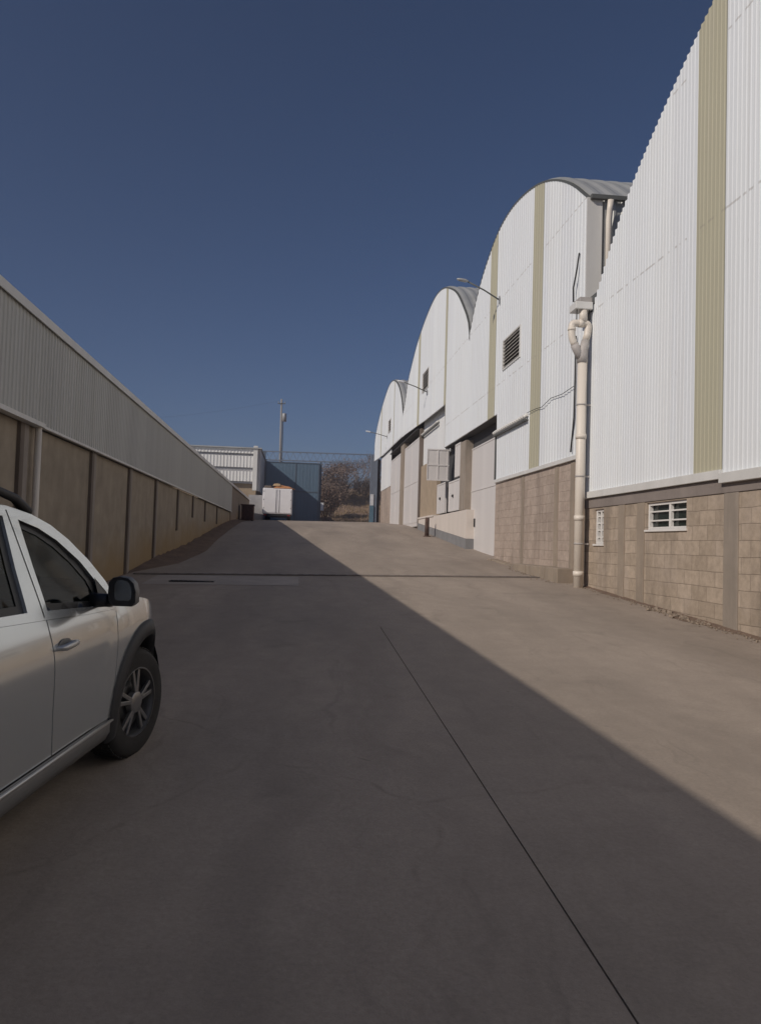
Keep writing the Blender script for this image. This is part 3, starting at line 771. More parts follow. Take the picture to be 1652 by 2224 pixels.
for zc in (1.7, 3.1, 4.6):
    mb = MB(); mb.tube([(px, py, zc), (px, py, zc+.035)], .107, 18); mb.box(px+.08, XF, py-.02, py+.02, zc, zc+.035); put(mb, 'wall_bracket', M['pvcd'])
mb = MB(); mb.tube([(px, py, 6.36), (px, py, 6.64)], .085, 16); put(mb, 'upper_pipe', M['pvc'])
mb = MB(); mb.box(px-.20, XF-.03, py-.10, py+.30, 6.62, 6.775); put(mb, 'gutter_box', M['flash'], bevel=.012)
mb = MB(); mb.box(px-.10, XF-.03, py-.06, py+.30, 6.776, 6.885); put(mb, 'gutter_outlet', M['pvcd'], bevel=.01)
for xx_ in (px-.15, px+.125):
    mb = MB(); mb.tube([(xx_, py-.02, 6.30), (xx_, py-.02, 6.63)], .011, 6); put(mb, 'rod', M['iron'])
mb = MB(); mb.box(XF-.05, XF-.03, 15.58, 15.66, .9, 6.4); put(mb, 'corner_strip', M['trim'])
def cable(name, pts, r, label, cat='cable', mat='cable'):
    mb = MB(); sm = []
    pts = [Vector(p) for p in pts]
    mb.tube(pts, r, 6); o = mb.build(name, M[mat]); tag(o, label, cat); return o
cable('hanging_cable', [(5.96, 16.14, 8.13), (5.93, 16.2, 7.75), (5.90, 16.30, 7.4), (5.93, 16.36, 7.1)], .018, 'short black cable hanging down the gable just above the gutter box')
cable('wall_cable', [(5.95, 16.22, 6.3), (5.96, 16.25, 5.3), (5.96, 16.27, 4.5), (5.955, 16.42, 3.75)], .018, 'black cable running down the second gable beside the thick drainpipe')
cable('lead_wire', [(5.95, 16.3, 5.2), (5.94, 17.0, 5.16), (5.95, 17.84, 5.22), (5.94, 18.5, 5.12), (5.95, 18.95, 5.16), (5.94, 19.7, 5.18)], .008, 'thin dark wire strung across the second gable from drainpipe to ledge')

# ------------------------------------------------------------------ wall lamps on arms
def wall_lamp(y, z, dx, dz, label, white=True):
    r = empty('wall_lamp', (XF, y, z), label, 'lamp', 'arm lamps reaching out from the warehouse gables')
    p = Local(r)
    mb = MB(); mb.tube([(XF-.02, y, z), (XF-dx*.5, y, z+dz*.55), (XF-dx, y, z+dz)], .024, 8); p(mb, 'arm', M['trim'])
    mb = MB(); mb.box(XF-.05, XF-.03, y-.06, y+.06, z-.12, z+.12); p(mb, 'bracket', M['lamp'])
    mb = MB()
    mb.lathe([(-.26, .0), (-.25, .05), (-.12, .10), (.10, .11), (.22, .06), (.24, 0)], (0, 0, 0), 'x', 14, True, Matrix.Translation((XF-dx-.15, y, z+dz+.03)) @ Matrix.Rotation(R(8), 4, 'Y') @ Matrix.Diagonal((.75, .75, .45, 1)))
    h = p(mb, 'lamp_head', M['lampw' if white else 'lamp'])
    return r
wall_lamp(23.0, 9.24, 1.05, .52, 'dark lamp arm above the louvred window of the second warehouse', False)
wall_lamp(36.3, 8.95, 1.15, .42, 'lamp on a thin arm under the small louvre of the third warehouse')
wall_lamp(52.8, 9.02, 1.2, .28, 'white lamp on an arm against the sky at the farthest warehouse')

# ------------------------------------------------------------------ left warehouse
XL = -3.6
lw = empty('long_warehouse', (XL, 20, g(XL, 20)), 'long low warehouse along the left with grey cladding above a brown plastered wall', 'warehouse')
put = Local(lw)
EZ = 4.55; CB = 3.10
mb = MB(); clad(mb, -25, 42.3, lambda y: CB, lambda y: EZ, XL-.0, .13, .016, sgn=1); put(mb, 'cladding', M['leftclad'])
mb = MB(); mb.box(XL-.10, XL+.06, -25, 58, EZ, EZ+.05); mb.box(XL+.041, XL+.06, -25, 58, EZ-.07, EZ); put(mb, 'eave_flashing', M['flash'])
mb = MB(); mb.box(XL-.02, XL+.10, -25, 11.0, CB-.05, CB+.01); mb.box(XL-.02, XL+.045, 11.0, 42.3, CB-.035, CB); put(mb, 'drip_flashing', M['flash'])
mb = MB(); mb.box(XL-.30, XL-.07, -25, 42.3, -2.6, CB-.04); put(mb, 'wall', M['leftwall'])
mb = MB(); mb.box(XL-.30, XL-.03, 42.32, 58, 1.5, EZ-.01); put(mb, 'far_wall', M['leftwall2'])
mb = MB()
mb.quad((XL-.08, -25, EZ+.03), (XL-.08, 58, EZ+.03), (XL-14, 58, EZ+1.8), (XL-14, -25, EZ+1.8)); mb.quad((XL-28, -25, EZ), (XL-28, 58, EZ), (XL-14, 58, EZ+1.8), (XL-14, -25, EZ+1.8))
put(mb, 'roof', M['roof'])
mb = MB(); mb.box(XL-28, XL-.35, 57.7, 58, 1.0, EZ); mb.box(XL-28, XL-.35, -25, -24.7, -3, EZ); mb.box(XL-28.3, XL-28, -25, 58, -3, EZ); put(mb, 'end_wall', M['greywall'])
for k, y in enumerate([-9.8, -6.3, -2.9, .5, 3.9, 7.1, 10.48, 14.0, 17.06, 20.2]):
    mb = MB(); mb.box(XL-.075, XL-.02, y-.07, y+.07, g(XL, y)-.2, CB-.04); put(mb, 'column', M['darkcol'])
    mb = MB(); mb.box(XL-.075, XL-.03, y+.072, y+.26, g(XL, y)-.2, CB-.04); put(mb, 'pilaster', M['leftcol'])
for y, h in ((23.9, 1.25), (27.3, .75), (30.9, .8), (35.4, .8)):
    mb = MB(); mb.box(XL-.075, XL-.02, y-.08, y+.09, CB-.04-h, CB-.04); put(mb, 'column', M['darkcol'])
mb = MB(); mb.tube([(XL+.03, 10.93, g(XL, 10.9)), (XL+.03, 10.93, CB-.02)], .045, 12); put(mb, 'downpipe', M['pvc'])

bn = empty('metal_bin', (-3.1, 48, g(-3, 48)), 'dark rusty metal bin standing at the far end of the left wall', 'bin')
put = Local(bn); z0 = g(-3, 48)
mb = MB()
for a in ((-3.46, -3.42, 47.9, 48.9), (-2.78, -2.74, 47.9, 48.9), (-3.46, -2.74, 47.86, 47.9), (-3.46, -2.74, 48.9, 48.94)): mb.box(*a, z0+.08, z0+.98)
mb.box(-3.42, -2.78, 47.9, 48.9, z0+.1, z0+.16); put(mb, 'body', M['rust'])
mb = MB(); mb.box(-3.5, -2.70, 47.82, 47.90, z0+.981, z0+1.04); mb.box(-3.5, -2.70, 48.94, 49.02, z0+.981, z0+1.04); mb.box(-3.5, -3.42, 47.90, 48.94, z0+.981, z0+1.04); mb.box(-2.78, -2.70, 47.90, 48.94, z0+.981, z0+1.04); put(mb, 'rim', M['rust'])
mb = MB(); mb.box(-3.44, -2.76, 47.81, 47.855, z0+.1, z0+.14)
for xq in (-3.3, -3.1, -2.9): mb.box(xq-.02, xq+.02, 47.83, 47.86, z0+.1, z0+.92)
put(mb, 'stiffener', M['rust'])
for xq in (-3.38, -2.86):
    for yq_ in (47.95, 48.75):
        mb = MB(); mb.box(xq, xq+.08, yq_, yq_+.1, z0, z0+.08); put(mb, 'foot', M['iron'])

# ------------------------------------------------------------------ banded building at the back left
bb = empty('banded_building', (-6, 60, g(-6, 60)), 'tall white building with dark horizontal bands rising behind the left warehouse', 'building')
put = Local(bb)
def clad_front(mb, x0, x1, z0, z1, y, pitch=.25, amp=.03):
    x = x0
    while x < x1-1e-6:
        for (ta, aa, tb, ab) in ((0, 0, .5, 0), (.5, 0, .62, 1), (.62, 1, .88, 1), (.88, 1, 1, 0)):
            xa, xb = x+ta*pitch, min(x+tb*pitch, x1)
            mb.quad((xa, y-amp*aa, z0), (xb, y-amp*ab, z0), (xb, y-amp*ab, z1), (xa, y-amp*aa, z1))
            mb.quad((xa, y-amp*aa, z0), (xb, y-amp*ab, z0), (xb, y+.05, z0), (xa, y+.05, z0))
        x += pitch
for (a, b) in ((8.2, 8.56), (7.12, 8.0), (6.05, 6.82)):
    mb = MB(); clad_front(mb, -13, -3.56, a, b, 59.5); put(mb, 'cladding_band', M['bldg'])
mb = MB(); mb.box(-13, -3.2, 59.62, 59.75, 5.9, 8.5); put(mb, 'recessed_band', M['bldgs'])
mb = MB(); mb.box(-3.54, -3.22, 59.40, 59.72, 5.36, 8.8); put(mb, 'corner_column', M['flash'], bevel=.02)
mb = MB(); mb.box(-3.24, -3.02, 59.73, 74, 5.36, 8.55); put(mb, 'side_wall', M['bldgs'])
mb = MB(); mb.box(-13.2, -2.92, 59.3, 74.2, 8.57, 8.66); put(mb, 'roof', M['roof'])
mb = MB(); mb.box(-13, -3.3, 59.9, 60.1, 3.0, 5.92); put(mb, 'ground_floor_wall', M['tan'])
mb = MB(); mb.box(-13, -3.02, 73.6, 73.9, 3.0, 8.5); put(mb, 'rear_wall', M['greywall'])
lw2 = MB(); lw2.box(-3.75, -2.62, 58.9, 59.1, 2.9, 5.0); 
o = lw2.build('low_wall', M['greywall']); tag(o, 'plain grey wall between the left warehouse and the small white truck', 'wall')

# ------------------------------------------------------------------ gate
GY = 68.0
gp = empty('gate_portal', (1.8, GY, g(2, GY)), 'blue lattice truss spanning the yard on posts above the gate', 'gate frame')
put = Local(gp)
mb = MB()
mb.beam((-3.3, GY+.15, 9.42), (6.9, GY+.15, 9.50), .09, .09); mb.beam((-3.3, GY+.15, 8.66), (6.9, GY+.15, 8.74), .10, .10)
n = 17
for i in range(n):
    xa = -3.25+i*10.1/n; xb = -3.25+(i+1)*10.1/n; xm = (xa+xb)/2
    mb.beam((xa, GY+.15, 8.68), (xm, GY+.15, 9.44), .032, .032); mb.beam((xm, GY+.15, 9.44), (xb, GY+.15, 8.70), .032, .032)
put(mb, 'truss', M['truss'])
mb = MB(); mb.box(-3.25, -2.98, GY+.02, GY+.28, 3.1, 9.4); put(mb, 'post', M['gated'], bevel=.01)
mb = MB(); mb.box(1.80, 1.96, GY+.05, GY+.25, 3.1, 8.66); put(mb, 'post', M['gated'], bevel=.01)
mb = MB(); mb.box(6.30, 6.86, GY-.2, GY+.2, 3.1, 9.4); mb.box(6.86, 6.90, GY-.3, GY+.3, 3.1, 9.4); put(mb, 'post', M['truss'], bevel=.01)
mb = MB(); mb.box(6.9, 7.15, GY-.05, GY+.2, 3.1, 9.1); put(mb, 'shade_strip', M['black'])  # black strip standing in for the shaded gap beside the post
mb = MB(); mb.box(6.32, 6.62, GY-.26, GY-.205, 4.95, 5.95); put(mb, 'white_plate', M['lampw'])
mb = MB(); mb.box(6.28, 6.64, GY-.30, GY-.205, 3.45, 4.93); put(mb, 'blue_plate', M['postblue'])
gt = empty('sliding_gate', (-.6, GY, g(0, GY)), 'tall dark blue sheet steel gate behind the small white truck', 'gate')
put = Local(gt)
gz = g(-.6, GY)
mb = MB(); clad_front(mb, -2.95, 1.75, gz+.08, 8.5, GY-.05, .3, .005); mb.box(-2.95, 1.75, GY+.0, GY+.02, gz+.08, 8.5); put(mb, 'sheet', M['gate'])
mb = MB()
for x in (-2.97, -.36, 1.67): mb.box(x, x+.09, GY-.085, GY-.063, gz+.05, 8.52)
for z in (gz+.05, 5.9, 8.44): mb.box(-2.97, 1.76, GY-.089, GY-.064, z, z+.09)
put(mb, 'frame', M['gated'])
mb = MB(); mb.box(1.96, 2.22, GY-.02, GY+.02, 4.35, 5.05); o = mb.build('white_sign', M['lampw']); tag(o, 'small plain white panel fixed beside the edge of the blue gate', 'sign')

# ------------------------------------------------------------------ small truck
TX, TY = -1.50, 56.0
tz = g(TX, TY+2)
tr = empty('box_truck', (TX, TY, tz), 'small white box truck parked with its rear doors facing us before the blue gate', 'truck')
put = Local(tr)
x0, x1 = -2.57, -.46
mb = MB(); mb.box(x0, x1, TY, TY+4.2, tz+.42, tz+2.28); put(mb, 'box', M['tw'], bevel=.04)
for (a, b) in ((x0+.06, TX-.018), (TX+.018, x1-.06)):
    mb = MB(); mb.box(a, b, TY-.03, TY-.004, tz+.50, tz+2.2); dd = put(mb, 'rear_door', M['tw'], bevel=.01)
    mb = MB()
    for zz in (.8, 1.4, 2.0): mb.box(a-.01 if a < TX-.5 else b-.05, a+.05 if a < TX-.5 else b+.01, TY-.045, TY-.03, tz+zz, tz+zz+.08)
    put(mb, 'hinge', M['lamp'], dd)
mb = MB(); mb.tube([(TX+.12, TY-.05, tz+.52), (TX+.12, TY-.05, tz+2.18)], .014, 6); mb.tube([(TX-.12, TY-.05, tz+.52), (TX-.12, TY-.05, tz+2.18)], .014, 6); put(mb, 'lock_rod', M['lamp'])
mb = MB(); mb.box(x0+.25, x1-.25, TY+.1, TY+5.8, tz+.33, tz+.42); mb.box(x0+.1, x1-.1, TY-.02, TY+.06, tz+.28, tz+.38); put(mb, 'chassis', M['black'])
for xa in (x0+.12, x1-.30):
    mb = MB(); mb.box(xa, xa+.18, TY-.045, TY-.02, tz+.29, tz+.37); put(mb, 'tail_light', M['red'])
def wheel_mesh(cx, cy, cz, w_, r):
    mb = MB(); mb.lathe([(-w_/2, r*.55), (-w_/2, r*.9), (-w_/2+.02, r*.98), (-w_/2+.05, r), (w_/2-.05, r), (w_/2-.02, r*.98), (w_/2, r*.9), (w_/2, r*.55)], (cx, cy, cz), 'x', 28); return mb
for xa in (x0+.28, x1-.22):
    for ya in (1.0, 5.1):
        wo = put(wheel_mesh(xa, TY+ya, tz+.33, .22, .33), 'wheel', M['rubber'])
        mb = MB(); mb.lathe([(-.08, 0), (-.08, .18), (.08, .18), (.08, 0)], (xa, TY+ya, tz+.33), 'x', 18); put(mb, 'hub', M['lamp'], wo)
mb = MB()
mb.v = []; cabp = [(TY+4.3, .42), (TY+6.0, .42), (TY+6.05, 1.1), (TY+5.6, 1.75), (TY+4.3, 1.85)]
for s in (x0+.1, x1-.1):
    for (yy, zz) in cabp: mb.v.append((s, yy, tz+zz))
mb.f = [(0, 1, 2, 3, 4), (9, 8, 7, 6, 5)]+[(i, (i+1) % 5, 5+(i+1) % 5, 5+i) for i in range(5)]; mb.sm = [False]*7
put(mb, 'cab', M['tw'], bevel=.05)
for s in (x0+.02, x1-.02):
    mb = MB(); mb.box(s-.06, s+.06, TY+5.55, TY+5.62, tz+1.1, tz+1.4); put(mb, 'mirror', M['black'])
# load on the truck roof
ld = empty('roof_load', (-1.1, TY+.8, tz+2.28), 'heap of orange tarpaulin and cardboard lying on top of the white truck', 'tarpaulin')
put = Local(ld)
def lump(x0, x1, y0, y1, z0, hf, mat, name, seed):
    mb = MB(); nx, ny = 12, 6
    for j in range(ny+1):
        for i in range(nx+1):
            t = i/nx; u = j/ny
            e = min(1, 5*min(t, 1-t))*min(1, 4*min(u, 1-u))
            mb.v.append((x0+(x1-x0)*t, y0+(y1-y0)*u, z0+e*(hf(t)+.05*noise.noise(Vector((t*5, u*3, seed))))))
    for j in range(ny):
        for i in range(nx):
            a = j*(nx+1)+i; mb.f.append((a, a+1, a+nx+2, a+nx+1)); mb.sm.append(False)
    put(mb, name, M[mat])
lump(-1.85, -.28, TY-.02, TY+1.4, tz+2.285, lambda t: .38-.30*t, 'orange', 'tarpaulin', 1)
lump(-1.9, -1.25, TY+.1, TY+1.2, tz+2.46, lambda t: .20, 'straw', 'cardboard', 4)
mb = MB(); mb.box(-2.5, -1.95, TY+.6, TY+1.4, tz+2.285, tz+2.5); put(mb, 'dark_bundle', M['bushleaf'], bevel=.08)

# ------------------------------------------------------------------ utility pole beyond the gate
up = empty('utility_pole', (-2.1, 85, 2.5), 'tall thin concrete utility pole with a crossarm rising behind the blue gate', 'pole')
put = Local(up)
mb = MB(); mb.tube([(-2.05, 85, 1.5), (-2.22, 85, 17.2)], [.17, .10], 12); put(mb, 'shaft', M['wood'])
mb = MB(); mb.box(-2.6, -1.8, 84.86, 84.95, 16.65, 16.73); put(mb, 'crossarm', M['trim'])
for x in (-2.55, -2.2, -1.85):
    mb = MB(); mb.lathe([(16.75, .02), (16.78, .06), (16.83, .035), (16.88, .06), (16.93, .01)], (x, 84.9, 0), 'z', 10); put(mb, 'insulator', M['lamp'])
mb = MB(); mb.lathe([(14.7, 0), (14.72, .24), (15.55, .24), (15.62, .18), (15.65, 0)], (-1.85, 84.9, 0), 'z', 18); put(mb, 'transformer', M['lamp'])
mb = MB(); mb.tube([(-1.93, 85.1, 1.5), (-1.98, 84.9, 14.7)], .045, 6); put(mb, 'conduit', M['cable'])
for k, (xa, za) in enumerate(((-2.55, 16.95),)):
    pts = [(xa+(-45-xa)*t, 84.9+6*t, za-2.0*4*t*(1-t)-1.5*t) for t in [i/14 for i in range(15)]]
    mb = MB(); mb.tube(pts, .007, 4, False); put(mb, 'wire', M['cable'])

# ------------------------------------------------------------------ bollard at the dock
bo = empty('bollard', (5.66, 33.4, g(5.66, 33.4)), 'short rusty brown bollard in front of the loading dock', 'bollard')
put = Local(bo)
zb = g(5.66, 33.4)
mb = MB(); mb.tube([(5.66, 33.4, zb-.02), (5.66, 33.4, zb+.82), (5.66, 33.4, zb+.86)], [.095, .095, .07], 14); put(mb, 'post', M['rust'])
mb = MB(); mb.tube([(5.66, 33.4, zb), (5.66, 33.4, zb+.05)], .16, 14); put(mb, 'base_plate', M['rust'])

# ------------------------------------------------------------------ vegetation beyond the gate
def branch(mb, p, d, L, r, depth, rg, tips, spread=.55):
    n = 3; pts = [p]; rr = [r]; q = p.copy(); dd = d.copy()
    for i in range(n):
        dd = (dd+Vector((rg.uniform(-1, 1), rg.uniform(-1, 1), rg.uniform(-.5, .7)))*.18).normalized()
        q = q+dd*L/n; pts.append(q.copy()); rr.append(r*(1-.45*(i+1)/n))
    mb.tube(pts, rr, 5 if depth > 2 else 3, False)
    if depth == 0: tips.append(q.copy()); return
    for k in range(rg.choice((2, 3, 3))):
        ax = Vector((rg.uniform(-1, 1), rg.uniform(-1, 1), rg.uniform(-.3, .6))).normalized()
        nd = (dd+ax*spread*rg.uniform(.7, 1.5)).normalized(); nd.z += .12; nd.normalize()
        s = pts[rg.choice((2, 3))] if k else pts[-1]
        branch(mb, s, nd, L*rg.uniform(.62, .85), r*.55, depth-1, rg, tips, spread)
    tips.append(q.copy())
def leaves(mb, tips, per, rad, size, rg):
    for t in tips:
        for k in range(per):
            c = t+Vector((rg.gauss(0, rad), rg.gauss(0, rad), rg.gauss(0, rad*.8)))
            a = Vector((rg.uniform(-1, 1), rg.uniform(-1, 1), rg.uniform(-1, 1))).normalized(); b = a.orthogonal().normalized()
            s = size*rg.uniform(.6, 1.4); mb.quad(c-a*s, c+b*s*.5, c+a*s, c-b*s*.5)
GT = 'bare dry trees on the slope beyond the gate'
def bare_tree(x, y, h, seed, label, leaf=0, mat='twig', lm='dryleaf'):
    z = terr(x, y)-.1; rg = random.Random(seed)
    r = empty('bare_tree', (x, y, z), label, 'tree', GT); p = Local(r)
    tr_ = MB(); cr = MB(); tips = []
    d = Vector((rg.uniform(-.12, .12), rg.uniform(-.1, .1), 1)).normalized()
    base = Vector((x, y, z)); top = base+d*h*.24
    tr_.tube([base, base+d*h*.12, top], [h*.028, h*.021, h*.017], 8, False)
    for k in range(4):
        nd = Vector((rg.uniform(-.8, .8), rg.uniform(-.8, .8), rg.uniform(.6, 1.1))).normalized()
        branch(cr, top-d*h*.03*k, nd, h*.26, h*.012, 4, rg, tips)
    p(tr_, 'trunk', M[mat]); p(cr, 'crown', M[mat])
    if leaf: lf = MB(); leaves(lf, tips, leaf, .22, .085, rg); p(lf, 'leaves', M[lm])
def bush(x, y, h, wd, seed, label, mat='bushleaf', tw='twig', dens=5200):
    z = terr(x, y)-.1; rg = random.Random(seed)
    r = empty('dry_bush', (x, y, z), label, 'bush', 'scrub bushes beyond the gate'); p = Local(r)
    st = MB(); tips = []
    for k in range(16):
        a = rg.uniform(0, 6.28); nd = Vector((math.cos(a)*rg.uniform(.2, 1.0)*wd/h, math.sin(a)*rg.uniform(.2, 1.0)*wd/h, rg.uniform(.5, 1.1))).normalized()
        branch(st, Vector((x+rg.uniform(-.2, .2)*wd, y+rg.uniform(-.2, .2)*wd, z)), nd, h*rg.uniform(.32, .48), h*.011, 2, rg, tips, .6)
    p(st, 'stems', M[tw]); lf = MB(); leaves(lf, tips, max(1, dens//len(tips)), .20*h/2.5, .035*h/2.5+.02, rg); p(lf, 'leaves', M[mat])
bush(2.7, 73.5, 3.9, 1.3, 11, 'tall red brown dry bush right behind the gate edge', 'dryleaf', 'twigr')
bush(3.4, 78, 3.4, 1.7, 12, 'dense dark brown bush a little beyond the red one', 'bushleaf')
bush(5.6, 91, 2.6, 2.4, 13, 'dark spreading bush in the middle of the gate opening', 'bushleaf')
bush(8.0, 92, 2.6, 2.4, 14, 'dark brown bush below the grey bare trees at the right', 'bushleaf')
bush(3.6, 88, 4.6, 2.4, 15, 'high brown bush filling the back left of the gate opening', 'dryleaf')
bush(10.4, 96, 2.8, 2.4, 16, 'low grey brown bush far up the slope beside the post', 'bushleaf')
bare_tree(7.4, 94, 5.2, 21, 'grey leafless tree in the right of the gate opening', 3)
bare_tree(6.0, 97, 5.2, 22, 'leafless tree in the middle distance above the dark bush', 2)
bare_tree(9.2, 95, 5.6, 23, 'leafless tree partly behind the blue gate post', 3)
bare_tree(4.4, 93, 4.6, 24, 'brown thin tree behind the high bush at the gate edge', 3)
bare_tree(8.6, 104, 6.0, 25, 'pale far tree at the top of the slope', 2)
bare_tree(-7.5, 105, 7.5, 26, 'distant tree hidden behind the banded building', 2)
# dry grass on the slope
mb = MB(); rg = random.Random(5)
for k in range(9000):
    x = rg.uniform(1.5, 13); y = rg.uniform(71.5, 104); z = terr(x, y)
    a = rg.uniform(0, 6.28); h = rg.uniform(.08, .38); dx, dy = math.cos(a)*.03, math.sin(a)*.03
    mb.tri((x-dx, y-dy, z), (x+dx, y+dy, z), (x+rg.uniform(-.12, .12), y+rg.uniform(-.12, .12), z+h))
tag(mb.build('dry_grass', M['grass']), 'dry yellow brown grass over the slope beyond the gate', 'grass', kind='stuff')
# grit along the foot of the right wall
mb = MB(); rg = random.Random(9)
for k in range(300):
    y = rg.uniform(8.0, 23.0) if k % 3 else rg.gauss(11.0, .9); x = 5.99-abs(rg.gauss(0, .10))-(.05 if y > 8 else 0)
    if 16 < y < 19.8: x -= .35
    s = rg.uniform(.005, .016)*(2.0 if 10.4 < y < 12.2 else 1)
    Mx = Matrix.Translation((x, y, g(x, y)+.02+s*.4)) @ Matrix.Rotation(rg.uniform(0, 3), 4, Vector((rg.random(), rg.random(), rg.random()+.1)).normalized())
    mb.box(-s, s, -s*rg.uniform(.6, 1.5), s, -s*.5, s*.5, Mx)
tag(mb.build('rubble', M['stone']), 'small stones and grit along the foot of the right wall', 'rubble', kind='stuff')
mb = MB(); ysl = frange(8.5, 15.6, .12)
def fw(y): return .10+.10*noise.noise(Vector((y*1.3, 0, 4)))+.07*noise.noise(Vector((y*4, 0, 2)))+.16*math.exp(-((y-11)/.8)**2)
for a, b in zip(ysl, ysl[1:]):
    pa = XF+.03; wa, wb = max(.02, fw(a)), max(.02, fw(b))
    mb.quad((pa-wa, a, g(6, a)+.0175), (pa-wb, b, g(6, b)+.0175), (pa, b, g(6, b)+.045), (pa, a, g(6, a)+.045), True)
tag(mb.build('dirt_fillet', M['bank']), kind='structure')

# ------------------------------------------------------------------ the air
mb = MB(); mb.box(-430, 430, -250, 650, -6, 24)
hz = mb.build('haze', M['hole']); hz.data.materials.clear(); hz['kind'] = 'stuff'
hm = bpy.data.materials.new('haze'); hm.use_nodes = True; hN = hm.node_tree.nodes; hN.remove(hN['Principled BSDF'])
vol = hN.new('ShaderNodeVolumePrincipled'); vol.inputs['Color'].default_value = (.92, .88, .94, 1); vol.inputs['Density'].default_value = .0017; vol.inputs['Anisotropy'].default_value = .2
hm.node_tree.links.new(vol.outputs[0], hN['Material Output'].inputs['Volume']); hz.data.materials.append(hm)

# ------------------------------------------------------------------ THE CAR
def interp1(xs_, ys_, x):
    if x <= xs_[0]: return ys_[0]
    for i in range(len(xs_)-1):
        if x <= xs_[i+1]:
            t = (x-xs_[i])/(xs_[i+1]-xs_[i]); return ys_[i]+t*(ys_[i+1]-ys_[i])
    return ys_[-1]
def smooth1(xs_, ys_, x, h=.035):
    return (interp1(xs_, ys_, x-2*h)+2*interp1(xs_, ys_, x-h)+3*interp1(xs_, ys_, x)+2*interp1(xs_, ys_, x+h)+interp1(xs_, ys_, x+2*h))/9
SZ = [.20, .30, .42, .60, .78, .88, .97, 1.04, 1.10, 1.60, 1.70]
SW = [.850, .885, .892, .903, .912, .912, .893, .868, .850, .650, .60]
def S(y, z):
    wv = smooth1(SZ, SW, z)
    if y > 0: wv *= 1-.36*(y/.84)**1.5
    if y < -2.75: wv *= 1-.12*((-2.75-y)/.75)**2
    # wheel arch swelling
    for yc in (0, -2.67):
        d = math.hypot(y-yc, z-.34); 
        if d < .75: wv += .018*(1-d/.75)**.6 if d > 0 else .018
    return wv
def inside(p, poly):
    x, y = p; c = False; n = len(poly)
    for i in range(n):
        x1_, y1_ = poly[i]; x2_, y2_ = poly[(i+1) % n]
        if (y1_ > y) != (y2_ > y) and x < (x2_-x1_)*(y-y1_)/(y2_-y1_)+x1_: c = not c
    return c
def densify(poly, s=.05):
    out = []
    for i in range(len(poly)):
        a = Vector(poly[i]); b = Vector(poly[(i+1) % len(poly)]); n = max(1, int((b-a).length/s))
        for k in range(n): out.append(tuple(a+(b-a)*k/n))
    return out
def fill2d(outline, holes=(), step=.05):
    loops = [densify(outline, step)]+[densify(h, step) for h in holes]
    vs = []; es = []
    for lp in loops:
        b = len(vs); vs += [Vector(p) for p in lp]; es += [(b+i, b+(i+1) % len(lp)) for i in range(len(lp))]
    x0 = min(p[0] for p in outline); x1 = max(p[0] for p in outline); z0 = min(p[1] for p in outline); z1 = max(p[1] for p in outline)
    nb = len(vs); bd = list(vs)
    yy = x0+step/2
    while yy < x1:
        zz = z0+step/2
        while zz < z1:
            if inside((yy, zz), outline) and not any(inside((yy, zz), h) for h in holes):
                if min((Vector((yy, zz))-q).length for q in bd) > step*.45: vs.append(Vector((yy, zz)))
            zz += step
        yy += step
    r = delaunay_2d_cdt(vs, es, [], 0, 1e-5)
    V = [tuple(v) for v in r[0]]; F = []
    for f in r[2]:
        c = (sum(V[i][0] for i in f)/len(f), sum(V[i][1] for i in f)/len(f))
        if inside(c, outline) and not any(inside(c, h) for h in holes): F.append(tuple(f))
    return V, F, loops
def side_part(name, outline, holes, mat, parent, sx, off=0.0, lip=.02, step=.05):
    V, F, loops = fill2d(outline, holes, step)
    mb = MB(); mb.v = [(sx*(S(y, z)+off), y, z) for y, z in V]; mb.f = list(F); mb.sm = [True]*len(F)
    me_lip = MB()
    for lp in loops:
        for i in range(len(lp)):
            a = lp[i]; b = lp[(i+1) % len(lp)]
            sa, sb = S(*a)+off, S(*b)+off
            me_lip.quad((sx*sa, a[0], a[1]), (sx*sb, b[0], b[1]), (sx*(sb-lip), b[0], b[1]), (sx*(sa-lip), a[0], a[1]))
    n = len(mb.v)
    # keep lips as separate vertices so that the edge stays sharp
    o = None
    me = bpy.data.meshes.new(name); me.from_pydata(mb.v+me_lip.v, [], mb.f+[tuple(i+n for i in f) for f in me_lip.f]); me.update()
    for k, p in enumerate(me.polygons): p.use_smooth = k < len(mb.f)
    nrm = []
    for (y, z) in V:
        e = .012; dy = (S(y+e, z)-S(y-e, z))/(2*e); dz = (S(y, z+e)-S(y, z-e))/(2*e)
        nrm.append(Vector((sx, -dy, -dz)).normalized())
    for k in range(0, len(me_lip.v), 4):
        a, b, c = (Vector(me_lip.v[k+i]) for i in range(3)); q = (b-a).cross(c-b)
        q = q.normalized() if q.length > 1e-12 else Vector((0, 0, 1)); nrm += [q]*4
    for p in me.polygons: p.use_smooth = True
    for p in me.polygons:             # face winding agrees with the analytic normal
        q = nrm[p.vertices[0]]
        if p.normal.dot(q) < 0: p.flip()
    me.update(); me.normals_split_custom_set_from_vertices(nrm)
    me.materials.append(mat); o = bpy.data.objects.new(name, me); C.objects.link(o); o.parent = parent
    return o
def circ(cy, cz, r, a0, a1, n=18): return [(cy+r*math.cos(R(a0+(a1-a0)*i/n)), cz+r*math.sin(R(a0+(a1-a0)*i/n))) for i in range(n+1)]
def mat_paint():
    m, N, L, B = newmat('silver_paint')
    p = N.new('ShaderNodeTexCoord').outputs['Object']
    n = noise_(N, L, p, 1.2, 4)
    L.new(ramp(N, L, n, [(.3, (.64, .675, .68)), (.7, (.68, .715, .72))]), B.inputs['Base Color'])
    B.inputs['Metallic'].default_value = .72; B.inputs['Roughness'].default_value = .20
    B.inputs['Coat Weight'].default_value = 1.0; B.inputs['Coat Roughness'].default_value = .03
    return m
M['paint'] = mat_paint()
